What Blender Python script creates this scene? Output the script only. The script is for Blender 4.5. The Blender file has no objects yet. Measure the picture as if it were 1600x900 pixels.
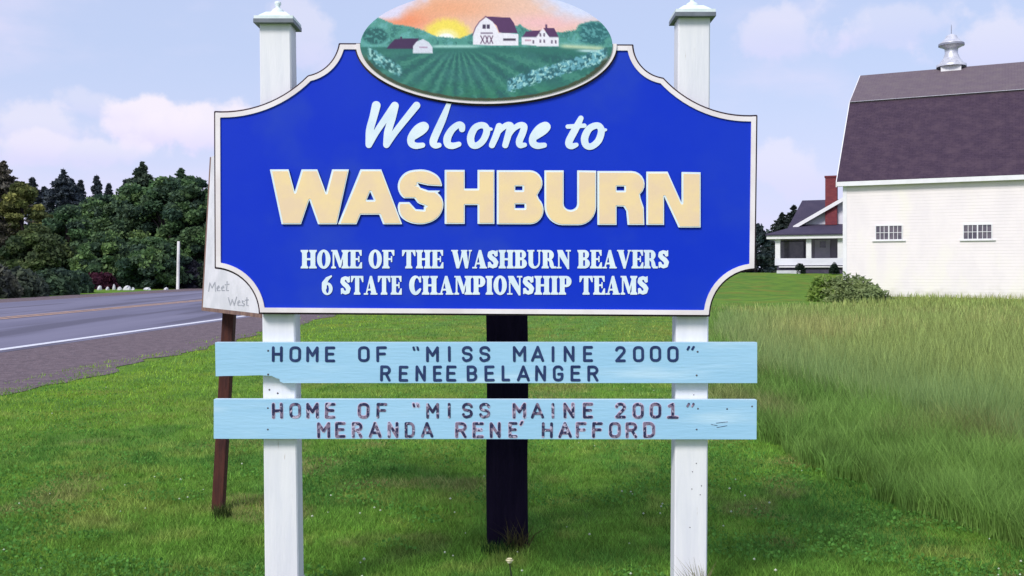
import bpy, math, random
import numpy as np
from mathutils import Vector
from mathutils.geometry import tessellate_polygon

random.seed(7)
RNG = np.random.default_rng(11)
SC = bpy.context.scene
COL = SC.collection
R = math.radians

# ------------------------------------------------------------------ camera, world, sun, exposure
EYE = 1.5            # camera height
F = 1537.0           # focal length in photo pixels (photo is 1600 wide)
HZ = 425.0           # horizon row
cam_d = bpy.data.cameras.new('camera')
cam_d.sensor_width = 36.0
cam_d.lens = 36.0 * F / 1600.0
cam_d.shift_y = -25.0 / 1600.0
cam_d.clip_start = 0.05
cam_d.clip_end = 6000
cam = bpy.data.objects.new('camera', cam_d)
cam.location = (0, 0, EYE)
cam.rotation_euler = (R(90), 0, 0)
COL.objects.link(cam)
SC.camera = cam

SUN_EL, SUN_AZ = 42.0, 214.0      # azimuth clockwise from +Y (behind the camera, to the left)
w = bpy.data.worlds.new('World')
SC.world = w
w.use_nodes = True
nt = w.node_tree
nt.nodes.clear()
N = nt.nodes.new
L = nt.links.new
wo = N('ShaderNodeOutputWorld')
bg = N('ShaderNodeBackground')
bg.inputs['Strength'].default_value = 0.1
sky = N('ShaderNodeTexSky')
sky.sky_type = 'NISHITA'
sky.sun_disc = False
sky.sun_elevation = R(SUN_EL)
sky.sun_rotation = R(SUN_AZ)
sky.air_density = 1.0
sky.dust_density = 1.0
sky.ozone_density = 1.5
tc = N('ShaderNodeTexCoord')


def mth(op, a=None, b=None, c=None, tree=nt):
    n = tree.nodes.new('ShaderNodeMath')
    n.operation = op
    for i, v in enumerate((a, b, c)):
        if v is None:
            continue
        if hasattr(v, 'is_output'):
            tree.links.new(v, n.inputs[i])
        else:
            n.inputs[i].default_value = v
    return n.outputs[0]


def maprange(v, a, b, c=0.0, d=1.0, tree=nt, smooth=True):
    n = tree.nodes.new('ShaderNodeMapRange')
    n.interpolation_type = 'SMOOTHSTEP' if smooth else 'LINEAR'
    tree.links.new(v, n.inputs['Value'])
    n.inputs['From Min'].default_value = a
    n.inputs['From Max'].default_value = b
    n.inputs['To Min'].default_value = c
    n.inputs['To Max'].default_value = d
    return n.outputs[0]


def mixc(fac, a, b, tree=nt, blend='MIX'):
    n = tree.nodes.new('ShaderNodeMix')
    n.data_type = 'RGBA'
    n.blend_type = blend
    for idx, v in ((0, fac), (6, a), (7, b)):
        if hasattr(v, 'is_output'):
            tree.links.new(v, n.inputs[idx])
        elif idx == 0:
            n.inputs[0].default_value = v
        else:
            n.inputs[idx].default_value = (*v[:3], 1)
    return n.outputs[2]


sep = N('ShaderNodeSeparateXYZ')
L(tc.outputs['Generated'], sep.inputs[0])
mp = N('ShaderNodeMapping')
mp.inputs['Scale'].default_value = (1.0, 1.0, 2.3)
mp.inputs['Location'].default_value = (0.35, 0.1, 0.22)
L(tc.outputs['Generated'], mp.inputs[0])
nz = N('ShaderNodeTexNoise')
nz.inputs['Scale'].default_value = 3.6
nz.inputs['Detail'].default_value = 7
nz.inputs['Roughness'].default_value = 0.52
L(mp.outputs[0], nz.inputs['Vector'])
nz2 = N('ShaderNodeTexNoise')
nz2.inputs['Scale'].default_value = 17.0
nz2.inputs['Detail'].default_value = 6
nz2.inputs['Roughness'].default_value = 0.55
L(tc.outputs['Generated'], nz2.inputs['Vector'])
nzv = mth('SUBTRACT', nz2.outputs['Fac'], 0.5)
elev = sep.outputs[2]
azim = mth('ARCTAN2', sep.outputs[0], sep.outputs[1])      # 0 straight ahead, + to the right
# base: blue day sky thinned by a high, bright, slightly lilac veil
veil = (7.1, 7.05, 9.7)
lowveil = (7.0, 6.9, 9.4)
base = mixc(0.72, sky.outputs[0], (6.1, 7.0, 9.9))
haze_f = maprange(elev, 0.0, 0.22, 0.75, 0.0)
base = mixc(haze_f, base, lowveil)
cl_f = maprange(nz.outputs['Fac'], 0.47, 0.72, 0.0, 0.85)
base = mixc(cl_f, base, (7.6, 7.2, 9.2))


def cumulus(prev, a0, e0, wa, we, top=(8.8, 8.2, 9.2), strength=0.95):
    """one soft cumulus heap: centre azimuth/elevation (radians), half sizes"""
    da = mth('DIVIDE', mth('SUBTRACT', azim, a0), wa)
    de = mth('DIVIDE', mth('SUBTRACT', elev, e0), we)
    d = mth('SQRT', mth('ADD', mth('MULTIPLY', da, da), mth('MULTIPLY', de, de)))
    d = mth('ADD', d, mth('MULTIPLY', nzv, 3.4))
    m = maprange(d, 1.02, 0.45, 0.0, strength)
    lit = maprange(de, -0.9, 0.5, 0.0, 1.0)
    colr = mixc(lit, (7.3, 6.9, 9.4), top)
    return mixc(m, prev, colr)


def AZ(px):
    return math.atan((px - 800) / F)


def EL(px, py):
    return math.sin(math.atan((HZ - py) / math.hypot(F, px - 800)))


for (px, py, wa, we, st) in ((235, 190, 70, 50, .95), (335, 205, 85, 42, .9), (150, 165, 50, 24, .3), (60, 200, 95, 34, .5),
                             (120, 235, 150, 22, .5), (490, 60, 80, 55, .40), (1210, 45, 95, 50, .45),
                             (1225, 260, 50, 50, .42), (1570, 60, 95, 55, .5), (1420, 35, 90, 34, .3),
                             (-260, 150, 150, 50, .8), (1850, 190, 150, 60, .8)):
    base = cumulus(base, AZ(px), EL(px, py), wa / F, we / F, strength=st)
L(base, bg.inputs['Color'])
L(bg.outputs[0], wo.inputs['Surface'])

sun_d = bpy.data.lights.new('sun', 'SUN')
sun_d.energy = 2.8
sun_d.angle = R(17)
sun_d.color = (1.0, 0.955, 0.88)
sun = bpy.data.objects.new('sun', sun_d)
az, el = R(SUN_AZ), R(SUN_EL)
to_sun = Vector((math.sin(az) * math.cos(el), math.cos(az) * math.cos(el), math.sin(el)))
sun.rotation_euler = to_sun.to_track_quat('Z', 'Y').to_euler()
COL.objects.link(sun)
SC.view_settings.view_transform = 'Standard'
SC.view_settings.look = 'None'
SC.view_settings.gamma = 1.0
SC.view_settings.exposure = 0.12
SC.cycles.max_bounces = 6
SC.cycles.transparent_max_bounces = 4


# ------------------------------------------------------------------ helpers
def lin(c):
    """display 0-255 colour to linear"""
    out = []
    for v in c:
        v = v / 255.0
        out.append(v / 12.92 if v <= 0.04045 else ((v + 0.055) / 1.055) ** 2.4)
    return tuple(out)


def linarr(a):
    a = np.asarray(a, float) / 255.0
    return np.where(a <= 0.04045, a / 12.92, ((a + 0.055) / 1.055) ** 2.4)


def P(px, py, Y):
    """photo pixel at a real distance Y -> point in the world"""
    return ((px - 800) * Y / F, Y, EYE - (py - HZ) * Y / F)


def material(name, c1, c2=None, scale=8.0, rough=0.7, bump=0.0, bscale=None, detail=5, stretch=(1, 1, 1), lo=0.35, hi=0.65,
             c3=None, c3scale=30, c3lo=0.62, c3hi=0.68, attr=None, spec=0.3, transl=0.0, metal=0.0, bdist=0.01):
    m = bpy.data.materials.new(name)
    m.use_nodes = True
    t = m.node_tree
    b = t.nodes['Principled BSDF']
    b.inputs['Roughness'].default_value = rough
    b.inputs['Specular IOR Level'].default_value = spec
    b.inputs['Metallic'].default_value = metal
    tcn = t.nodes.new('ShaderNodeTexCoord')
    mpn = t.nodes.new('ShaderNodeMapping')
    mpn.inputs['Scale'].default_value = stretch
    t.links.new(tcn.outputs['Object'], mpn.inputs[0])
    no = t.nodes.new('ShaderNodeTexNoise')
    no.inputs['Scale'].default_value = scale
    no.inputs['Detail'].default_value = detail
    no.inputs['Roughness'].default_value = 0.6
    t.links.new(mpn.outputs[0], no.inputs['Vector'])
    fac = maprange(no.outputs['Fac'], lo, hi, tree=t)
    if attr:
        an = t.nodes.new('ShaderNodeAttribute')
        an.attribute_name = attr
        col = an.outputs['Color']
        if c2 is not None:
            col = mixc(fac, col, c2, tree=t, blend='MULTIPLY')
    else:
        col = mixc(fac, c1, c2 if c2 is not None else c1, tree=t)
    if c3 is not None:
        n3 = t.nodes.new('ShaderNodeTexNoise')
        n3.inputs['Scale'].default_value = c3scale
        n3.inputs['Detail'].default_value = 4
        t.links.new(mpn.outputs[0], n3.inputs['Vector'])
        col = mixc(maprange(n3.outputs['Fac'], c3lo, c3hi, tree=t), col, c3, tree=t)
    t.links.new(col, b.inputs['Base Color'])
    if bump:
        nb = t.nodes.new('ShaderNodeTexNoise')
        nb.inputs['Scale'].default_value = bscale or scale * 3
        nb.inputs['Detail'].default_value = 6
        t.links.new(mpn.outputs[0], nb.inputs['Vector'])
        bn = t.nodes.new('ShaderNodeBump')
        bn.inputs['Strength'].default_value = bump
        bn.inputs['Distance'].default_value = bdist
        t.links.new(nb.outputs['Fac'], bn.inputs['Height'])
        t.links.new(bn.outputs[0], b.inputs['Normal'])
    if transl > 0:
        tr = t.nodes.new('ShaderNodeBsdfTranslucent')
        t.links.new(col, tr.inputs['Color'])
        mx = t.nodes.new('ShaderNodeMixShader')
        mx.inputs[0].default_value = transl
        out = t.nodes['Material Output']
        t.links.new(b.outputs[0], mx.inputs[1])
        t.links.new(tr.outputs[0], mx.inputs[2])
        t.links.new(mx.outputs[0], out.inputs['Surface'])
    return m


def tag(o, label=None, cat=None, group=None, kind=None):
    if label:
        o['label'] = label
    if cat:
        o['category'] = cat
    if group:
        o['group'] = group
    if kind:
        o['kind'] = kind
    return o


def thing(name, loc, label, cat, group=None):
    o = bpy.data.objects.new(name, None)
    o.empty_display_size = 0.2
    o.location = loc
    COL.objects.link(o)
    return tag(o, label, cat, group)


def rootloc(o):
    v = Vector((0, 0, 0))
    while o is not None:
        v += Vector(o.location)
        o = o.parent
    return v


def mesh_obj(name, verts, faces, mats, parent=None, smooth=False, fmat=None, world=True):
    """verts in world coordinates; stored relative to the parent chain's location"""
    if parent is not None and world:
        off = rootloc(parent)
        verts = [(v[0] - off.x, v[1] - off.y, v[2] - off.z) for v in verts]
    me = bpy.data.meshes.new(name)
    me.from_pydata([tuple(v) for v in verts], [], faces)
    for m in (mats if isinstance(mats, (list, tuple)) else [mats]):
        me.materials.append(m)
    if fmat:
        me.polygons.foreach_set('material_index', fmat)
    if smooth:
        me.polygons.foreach_set('use_smooth', [True] * len(me.polygons))
    me.update()
    o = bpy.data.objects.new(name, me)
    COL.objects.link(o)
    if parent is not None:
        o.parent = parent
    return o


def fast_mesh(name, verts, loops_per_face, idx, mat, parent=None, colors=None):
    """numpy mesh: verts (n,3), idx flat loop indices, loops_per_face int; colors (n,3) linear"""
    if parent is not None:
        off = rootloc(parent)
        verts = verts - np.array([off.x, off.y, off.z])
    me = bpy.data.meshes.new(name)
    nv = len(verts)
    nf = len(idx) // loops_per_face
    me.vertices.add(nv)
    me.vertices.foreach_set('co', np.ascontiguousarray(verts, dtype=np.float32).ravel())
    me.loops.add(len(idx))
    me.loops.foreach_set('vertex_index', np.ascontiguousarray(idx, dtype=np.int32))
    me.polygons.add(nf)
    me.polygons.foreach_set('loop_start', np.arange(nf, dtype=np.int32) * loops_per_face)
    me.update(calc_edges=True)
    if colors is not None:
        ca = me.color_attributes.new('Col', 'FLOAT_COLOR', 'POINT')
        c4 = np.ones((nv, 4), np.float32)
        c4[:, :3] = colors
        ca.data.foreach_set('color', c4.ravel())
    me.materials.append(mat)
    o = bpy.data.objects.new(name, me)
    COL.objects.link(o)
    if parent is not None:
        o.parent = parent
    return o


class MB:
    """mesh builder"""

    def __init__(s):
        s.v, s.f, s.m = [], [], []

    def add(s, verts, faces, mi=0):
        n = len(s.v)
        s.v += [tuple(v) for v in verts]
        s.f += [tuple(i + n for i in f) for f in faces]
        s.m += [mi] * len(faces)

    def box(s, a, b, mi=0, fr=None):
        (x0, y0, z0), (x1, y1, z1) = a, b
        vs = [(x0, y0, z0), (x1, y0, z0), (x1, y1, z0), (x0, y1, z0), (x0, y0, z1), (x1, y0, z1), (x1, y1, z1), (x0, y1, z1)]
        if fr:
            vs = [fr(*v) for v in vs]
        s.add(vs, [(0, 3, 2, 1), (4, 5, 6, 7), (0, 1, 5, 4), (1, 2, 6, 5), (2, 3, 7, 6), (3, 0, 4, 7)], mi)

    def prism(s, poly, ext, mi=0):
        """poly: 3D points of one face; ext: extrusion vector"""
        n = len(poly)
        e = Vector(ext)
        vs = [Vector(p) for p in poly] + [Vector(p) + e for p in poly]
        fs = [tuple(range(n)), tuple(range(2 * n - 1, n - 1, -1))]
        fs += [(i, i + n, (i + 1) % n + n, (i + 1) % n) for i in range(n)]
        s.add(vs, fs, mi)

    def tube(s, pts, rad, n=8, mi=0, cap=True):
        pts = [Vector(p) for p in pts]
        if not hasattr(rad, '__len__'):
            rad = [rad] * len(pts)
        base = len(s.v)
        for i, p in enumerate(pts):
            d = (pts[min(i + 1, len(pts) - 1)] - pts[max(i - 1, 0)]).normalized()
            a = d.orthogonal().normalized() if abs(d.z) < 0.95 else Vector((1, 0, 0))
            a = (a - d * a.dot(d)).normalized()
            b = d.cross(a)
            for k in range(n):
                t = 2 * math.pi * k / n
                q = p + (a * math.cos(t) + b * math.sin(t)) * rad[i]
                s.v.append(tuple(q))
        for i in range(len(pts) - 1):
            for k in range(n):
                k2 = (k + 1) % n
                s.f.append((base + i * n + k, base + i * n + k2, base + (i + 1) * n + k2, base + (i + 1) * n + k))
                s.m.append(mi)
        if cap:
            s.f.append(tuple(base + k for k in range(n)))
            s.f.append(tuple(base + (len(pts) - 1) * n + k for k in range(n)))
            s.m += [mi, mi]

    def lathe(s, c, prof, n=20, mi=0):
        base = len(s.v)
        for (r, z) in prof:
            for k in range(n):
                t = 2 * math.pi * k / n
                s.v.append((c[0] + r * math.cos(t), c[1] + r * math.sin(t), c[2] + z))
        for i in range(len(prof) - 1):
            for k in range(n):
                k2 = (k + 1) % n
                s.f.append((base + i * n + k, base + i * n + k2, base + (i + 1) * n + k2, base + (i + 1) * n + k))
                s.m.append(mi)

    def build(s, name, mats, parent=None, smooth=False):
        return mesh_obj(name, s.v, s.f, mats, parent, smooth, fmat=s.m if isinstance(mats, (list, tuple)) else None)


def bevel(o, wdt, seg=2):
    md = o.modifiers.new('bevel', 'BEVEL')
    md.width = wdt
    md.segments = seg
    md.limit_method = 'ANGLE'
    md.angle_limit = R(40)
    return o


# ---- 2D shapes as distance fields (all in photo-pixel units of the sign's own plane, y down)
class Shape:
    """F > 0 inside; built from polygons, strokes and ellipses"""

    def __init__(s):
        s.ops = []
        s.bb = [1e9, 1e9, -1e9, -1e9]

    def _ext(s, pts, r=0):
        for x, y in pts:
            s.bb[0] = min(s.bb[0], x - r)
            s.bb[1] = min(s.bb[1], y - r)
            s.bb[2] = max(s.bb[2], x + r)
            s.bb[3] = max(s.bb[3], y + r)

    def poly(s, pts, cut=False):
        s.ops.append(('poly', [tuple(p) for p in pts], cut))
        if not cut:
            s._ext(pts)
        return s

    def stroke(s, pts, r, cut=False, smooth=False):
        if not hasattr(r, '__len__'):
            r = [r] * len(pts)
        if smooth and len(pts) > 2:
            pts, r = spline(pts, r)
        s.ops.append(('stroke', (pts, r), cut))
        if not cut:
            s._ext(pts, max(r))
        return s

    def ell(s, cx, cy, rx, ry, cut=False, sh=0.0):
        s.ops.append(('ell', (cx, cy, rx, ry, sh), cut))
        if not cut:
            s._ext([(cx - rx, cy - ry), (cx + rx, cy + ry)], abs(sh) * ry)
        return s

    def clip(s, x0, y0, x1, y1):
        s.ops.append(('clip', (x0, y0, x1, y1), False))
        return s

    def field(s, X, Y):
        f = np.full(X.shape, -1e3)
        for kind, d, cut in s.ops:
            if kind == 'poly':
                g = polyfield(d, X, Y)
            elif kind == 'stroke':
                pts, r = d
                g = np.full(X.shape, -1e3)
                for (a, b, ra, rb) in zip(pts[:-1], pts[1:], r[:-1], r[1:]):
                    dx, dy = b[0] - a[0], b[1] - a[1]
                    l2 = dx * dx + dy * dy + 1e-9
                    t = np.clip(((X - a[0]) * dx + (Y - a[1]) * dy) / l2, 0, 1)
                    g = np.maximum(g, ra + (rb - ra) * t - np.hypot(X - a[0] - t * dx, Y - a[1] - t * dy))
            elif kind == 'ell':
                cx, cy, rx, ry, sh = d
                U = (X - cx + sh * (Y - cy)) / rx
                V = (Y - cy) / ry
                q = np.sqrt(U * U + V * V) + 1e-6
                gr = np.sqrt((U / rx) ** 2 + (V / ry) ** 2) / q + 1e-6
                g = (1 - q) / gr
            elif kind == 'clip':
                x0, y0, x1, y1 = d
                g = np.minimum(np.minimum(X - x0, x1 - X), np.minimum(Y - y0, y1 - Y))
                f = np.minimum(f, g)
                continue
            f = np.minimum(f, -g) if cut else np.maximum(f, g)
        return f

    def grid(s, h, pad=2.0):
        x0, y0, x1, y1 = s.bb
        xs = np.arange(x0 - pad, x1 + pad + h, h)
        ys = np.arange(y0 - pad, y1 + pad + h, h)
        X, Y = np.meshgrid(xs, ys)
        return X, Y, xs[0], ys[0]

    def loops(s, h=0.5, level=0.0):
        X, Y, x0, y0 = s.grid(h)
        Fv = s.field(X, Y) - level
        Fv[0, :] = Fv[-1, :] = -1
        Fv[:, 0] = Fv[:, -1] = -1
        return contour(Fv, x0, y0, h)


def spline(pts, r, k=6):
    """Catmull-Rom through the points, radius carried along"""
    q = [(x, y, a) for (x, y), a in zip(pts, r)]
    closed = q[0][:2] == q[-1][:2]
    q = ([q[-2]] + q + [q[1]]) if closed else ([q[0]] + q + [q[-1]])
    out = []
    for i in range(1, len(q) - 2):
        p0, p1, p2, p3 = (np.array(v) for v in q[i - 1:i + 3])
        for j in range(k):
            t = j / k
            out.append(.5 * (2 * p1 + (p2 - p0) * t + (2 * p0 - 5 * p1 + 4 * p2 - p3) * t * t + (3 * p1 - p0 - 3 * p2 + p3) * t ** 3))
    out.append(np.array(q[-2]))
    return [(v[0], v[1]) for v in out], [v[2] for v in out]


def polyfield(pts, X, Y):
    d = np.full(X.shape, 1e9)
    ins = np.zeros(X.shape, bool)
    n = len(pts)
    for i in range(n):
        ax, ay = pts[i]
        bx, by = pts[(i + 1) % n]
        dx, dy = bx - ax, by - ay
        t = np.clip(((X - ax) * dx + (Y - ay) * dy) / (dx * dx + dy * dy + 1e-12), 0, 1)
        d = np.minimum(d, (X - ax - t * dx) ** 2 + (Y - ay - t * dy) ** 2)
        if dy != 0:
            c = ((ay > Y) != (by > Y)) & (X < dx * (Y - ay) / dy + ax)
            ins ^= c
    d = np.sqrt(d)
    return np.where(ins, d, -d)


def contour(Fv, x0, y0, h):
    S = Fv > 0
    c = S[:-1, :-1] * 1 + S[:-1, 1:] * 2 + S[1:, 1:] * 4 + S[1:, :-1] * 8
    jj, ii = np.nonzero((c != 0) & (c != 15))
    # edges of a cell: 0 top, 1 right, 2 bottom, 3 left
    table = {1: [(3, 0)], 2: [(0, 1)], 3: [(3, 1)], 4: [(1, 2)], 5: [(3, 0), (1, 2)], 6: [(0, 2)], 7: [(3, 2)], 8: [(2, 3)],
             9: [(0, 2)], 10: [(0, 1), (2, 3)], 11: [(1, 2)], 12: [(1, 3)], 13: [(0, 1)], 14: [(3, 0)]}
    adj = {}

    def key(j, i, e):
        return ((j, i, 0), (j, i + 1, 1), (j + 1, i, 0), (j, i, 1))[e]
    for j, i in zip(jj.tolist(), ii.tolist()):
        for a, b in table[int(c[j, i])]:
            ka, kb = key(j, i, a), key(j, i, b)
            adj.setdefault(ka, []).append(kb)
            adj.setdefault(kb, []).append(ka)

    def pos(k):
        j, i, d = k
        f0 = Fv[j, i]
        f1 = Fv[j, i + 1] if d == 0 else Fv[j + 1, i]
        t = f0 / (f0 - f1)
        t = min(max(t, 0.02), 0.98)
        return (x0 + h * (i + (t if d == 0 else 0)), y0 + h * (j + (t if d == 1 else 0)))
    seen = set()
    out = []
    for st in adj:
        if st in seen:
            continue
        lp = [st]
        seen.add(st)
        cur = st
        while True:
            nx = [k for k in adj[cur] if k not in seen]
            if not nx:
                break
            cur = nx[0]
            seen.add(cur)
            lp.append(cur)
        pts = [pos(k) for k in lp]
        if len(pts) > 5:
            pts = simplify(pts, 0.07)
            if len(pts) >= 3:
                out.append(pts)
    return out


def simplify(pts, tol):
    def dp(a, b):
        if b <= a + 1:
            return
        A, B = P_[a], P_[b]
        seg = P_[a + 1:b]
        d = B - A
        ln = np.hypot(*d) + 1e-9
        q = seg - A
        dist = np.abs(d[0] * q[:, 1] - d[1] * q[:, 0]) / ln
        k = int(np.argmax(dist))
        if dist[k] > tol:
            keep.add(a + 1 + k)
            dp(a, a + 1 + k)
            dp(a + 1 + k, b)
    P_ = np.array(pts + [pts[0]])
    n = len(pts)
    far = int(np.argmax(np.hypot(P_[:n, 0] - P_[0, 0], P_[:n, 1] - P_[0, 1])))
    keep = {0, far}
    dp(0, far)
    dp(far, n)
    return [tuple(P_[k]) for k in sorted(keep) if k < n]


def slab(mb, loops, Yf, Yb, mi=0, mis=None, plane=None, back=False):
    """fill the loops at distance Yf and give them sides back to Yb (pixel units are those of `plane`)"""
    pl = plane or Yf
    to = lambda p, Yd: ((p[0] - 800) * pl / F, Yd, EYE - (p[1] - HZ) * pl / F)
    tris = tessellate_polygon([[Vector((x, y, 0)) for x, y in lp] for lp in loops])
    flat = [p for lp in loops for p in lp]
    vs = [to(p, Yf) for p in flat]
    fs = []
    for t in tris:
        (x0, y0), (x1, y1), (x2, y2) = flat[t[0]], flat[t[1]], flat[t[2]]
        ar = (x1 - x0) * (y2 - y0) - (x2 - x0) * (y1 - y0)
        if abs(ar) < 1e-9:
            continue
        fs.append(tuple(t) if ar < 0 else (t[0], t[2], t[1]))
    mb.add(vs, fs, mi)
    if back:
        mb.add([to(p, Yb) for p in flat], [tuple(reversed(f)) for f in fs], mi if mis is None else mis)
    if Yb > Yf:
        for lp in loops:
            n = len(lp)
            vs = [to(p, Yf) for p in lp] + [to(p, Yb) for p in lp]
            mb.add(vs, [(i, (i + 1) % n, (i + 1) % n + n, i + n) for i in range(n)], mi if mis is None else mis)


def fbm2(x, y, seed=0, oct=4):
    """cheap value noise, vectorised, 0..1"""
    x = np.asarray(x, float)
    y = np.asarray(y, float)
    tot = np.zeros(np.broadcast(x, y).shape)
    amp = 1.0
    s = 0.0
    for o in range(oct):
        xi, yi = np.floor(x), np.floor(y)
        fx, fy = x - xi, y - yi
        fx = fx * fx * (3 - 2 * fx)
        fy = fy * fy * (3 - 2 * fy)

        def hsh(a, b):
            v = np.sin(a * 127.1 + b * 311.7 + seed * 74.7 + o * 13.3) * 43758.5453
            return v - np.floor(v)
        v = (hsh(xi, yi) * (1 - fx) + hsh(xi + 1, yi) * fx) * (1 - fy) + (hsh(xi, yi + 1) * (1 - fx) + hsh(xi + 1, yi + 1) * fx) * fy
        tot += v * amp
        s += amp
        amp *= 0.5
        x = x * 2.03 + 3.1
        y = y * 2.03 + 1.7
    return tot / s


def sm(v, a, b):
    t = np.clip((np.asarray(v, float) - a) / (b - a), 0, 1)
    return t * t * (3 - 2 * t)


# ------------------------------------------------------------------ terrain
def white_x(y):
    """world X of the near white edge line"""
    return -9.76 + 0.052 * (y - 18.7) - 0.0 * y


def zg(x, y):
    x = np.asarray(x, float)
    y = np.asarray(y, float)
    t = np.clip((y - 28) / 47.0, 0, 1)
    right = 1.42 * t ** 2 * sm(x, -6, 3)
    u = np.maximum(white_x(np.clip(y, 0, 90)) - x, 0)
    left = 0.30 * sm(u, -0.5, 4.3) + 0.12 * sm(u, 3.5, 9) + 0.0042 * np.clip(y - 25, 0, 40) * sm(u, 0, 3.5)
    swell = 0.05 * (fbm2(x * 0.22, y * 0.22, 5, 2) - 0.5) * (1 - sm(x, -5, -7)) * sm(y, 5, 12)
    return right + left * (u > 0) + swell


M = {}
M['ground'] = material('lawn_ground', (0.14, 0.25, 0.03), (0.08, 0.17, 0.025), scale=1.3, rough=0.95, bump=0.4, bscale=24,
                       c3=(0.16, 0.19, 0.03), c3scale=0.6, c3lo=0.5, c3hi=0.7, spec=0.1, bdist=0.03)
M['asphalt'] = material('worn_asphalt', (0.155, 0.148, 0.215), (0.20, 0.19, 0.265), scale=0.8, rough=0.85, bump=0.3, bscale=90,
                        stretch=(1, 0.05, 1), c3=(0.115, 0.108, 0.155), c3scale=1.3, c3lo=0.5, c3hi=0.62, spec=0.25)
M['gravel'] = material('shoulder_gravel', (0.180, 0.132, 0.145), (0.112, 0.084, 0.096), scale=5, rough=0.95, bump=0.9, bscale=38,
                       c3=(0.25, 0.20, 0.23), c3scale=24, c3lo=0.58, c3hi=0.66, bdist=0.03)
M['white_line'] = material('road_paint_white', (0.72, 0.72, 0.78), (0.5, 0.49, 0.53), scale=9, rough=0.7, lo=0.5, hi=0.75)
M['yellow_line'] = material('road_paint_yellow', (0.56, 0.33, 0.20), (0.36, 0.24, 0.19), scale=7, rough=0.7)


def sheet(name, xs_f, ys, mat, lift, kind='structure', nx=8):
    """ribbon sheet: xs_f(y) -> (xl, xr)"""
    vs, fs = [], []
    for j, y in enumerate(ys):
        xl, xr = xs_f(y)
        for i in range(nx + 1):
            x = xl + (xr - xl) * i / nx
            vs.append((x, y, float(zg(x, y)) + lift))
    for j in range(len(ys) - 1):
        for i in range(nx):
            a = j * (nx + 1) + i
            fs.append((a, a + 1, a + nx + 2, a + nx + 1))
    o = mesh_obj(name, vs, fs, mat, smooth=True)
    tag(o, kind=kind)
    return o


gx = np.concatenate([-np.geomspace(3000, 32, 16), np.arange(-31, -5, 0.35), np.arange(-5, 12, 0.25), np.arange(12, 34, 1.0), np.geomspace(34, 3000, 16)])
gy = np.concatenate([[-60, -20, -8], np.arange(-4, 40, 0.5), np.arange(40, 100, 1.5), np.geomspace(102, 4500, 14)])
GX, GY = np.meshgrid(gx, gy)
GZ = zg(GX, GY)
vv = np.stack([GX, GY, GZ], -1).reshape(-1, 3)
nxg, nyg = len(gx), len(gy)
ii = (np.arange(nyg - 1)[:, None] * nxg + np.arange(nxg - 1)[None, :]).ravel()
idx = np.stack([ii, ii + 1, ii + nxg + 1, ii + nxg], -1).ravel()
g = fast_mesh('ground', vv, 4, idx, M['ground'])
tag(g, kind='structure')
g.data.polygons.foreach_set('use_smooth', [True] * len(g.data.polygons))

YS = list(np.arange(-6, 40, 0.25)) + list(np.arange(40, 100, 2.0))
sheet('road', lambda y: (white_x(y) - 8.3, white_x(y) + 0.35), YS, M['asphalt'], 0.012, nx=26)
sheet('gravel_shoulder', lambda y: (white_x(y) + 0.34, -6.25 + 1.2 * (float(fbm2(y * .9, 3.3, 3, 4)) - .4)), YS, M['gravel'], 0.008, nx=12)
sheet('far_shoulder', lambda y: (white_x(y) - 10.6, white_x(y) - 8.29), YS, M['gravel'], 0.008, nx=5)
ln = sheet('edge_line', lambda y: (white_x(y) - 0.08, white_x(y) + 0.08), YS, M['white_line'], 0.017, nx=1)
ln2 = sheet('centre_line', lambda y: (white_x(y) - 3.72, white_x(y) - 3.58), YS, M['yellow_line'], 0.017, nx=1)
ln3 = sheet('centre_line', lambda y: (white_x(y) - 3.98, white_x(y) - 3.84), YS, M['yellow_line'], 0.017, nx=1)

# ------------------------------------------------------------------ paint and wood
M['white_paint'] = material('weathered_white_paint', (0.82, 0.81, 0.86), (0.74, 0.74, 0.81), scale=5, rough=0.6, bump=0.12, bscale=40,
                            stretch=(3, 3, 0.35), c3=(0.50, 0.44, 0.40), c3scale=22, c3lo=0.72, c3hi=0.78)
M['pale_wood'] = material('pale_cap_paint', (0.66, 0.76, 0.76), (0.78, 0.84, 0.86), scale=14, rough=0.6)
M['cap_shade'] = material('cap_underside_shade', (0.13, 0.15, 0.18), (0.19, 0.21, 0.25), scale=9, rough=0.5)  # shade below the cap, painted as a dark band
M['blue'] = material('royal_blue_enamel', lin((20, 56, 196)), lin((10, 50, 198)), scale=1.6, rough=0.55, spec=0.15, bump=0.05, bscale=120,
                     c3=lin((34, 66, 190)), c3scale=2.2, c3lo=0.5, c3hi=0.72)
M['trim'] = material('cream_white_trim', lin((240, 232, 236)), lin((226, 216, 220)), scale=6, rough=0.5)
M['edge'] = material('dark_board_edge', lin((46, 34, 46)), lin((70, 52, 58)), scale=12, rough=0.8)
M['letter_white'] = material('letter_white_paint', lin((228, 240, 248)), lin((214, 230, 244)), scale=9, rough=0.5)
M['letter_cream'] = material('letter_cream_paint', lin((244, 216, 166)), lin((236, 208, 174)), scale=7, rough=0.5)
M['letter_edge'] = material('letter_dark_side', lin((40, 38, 80)), lin((30, 30, 62)), scale=7, rough=0.7)
M['pale_blue'] = material('pale_blue_paint', lin((154, 199, 230)), lin((162, 205, 235)), scale=3, rough=0.6, bump=0.15, bscale=30,
                          stretch=(0.4, 1, 3), c3=lin((186, 218, 240)), c3scale=4, c3lo=0.5, c3hi=0.75)
M['pale_blue_edge'] = material('pale_blue_board_top', lin((200, 224, 236)), lin((184, 212, 230)), scale=5, rough=0.6)
M['vinyl'] = material('navy_vinyl_letter', lin((30, 46, 92)), lin((44, 62, 108)), scale=20, rough=0.5)
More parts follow.
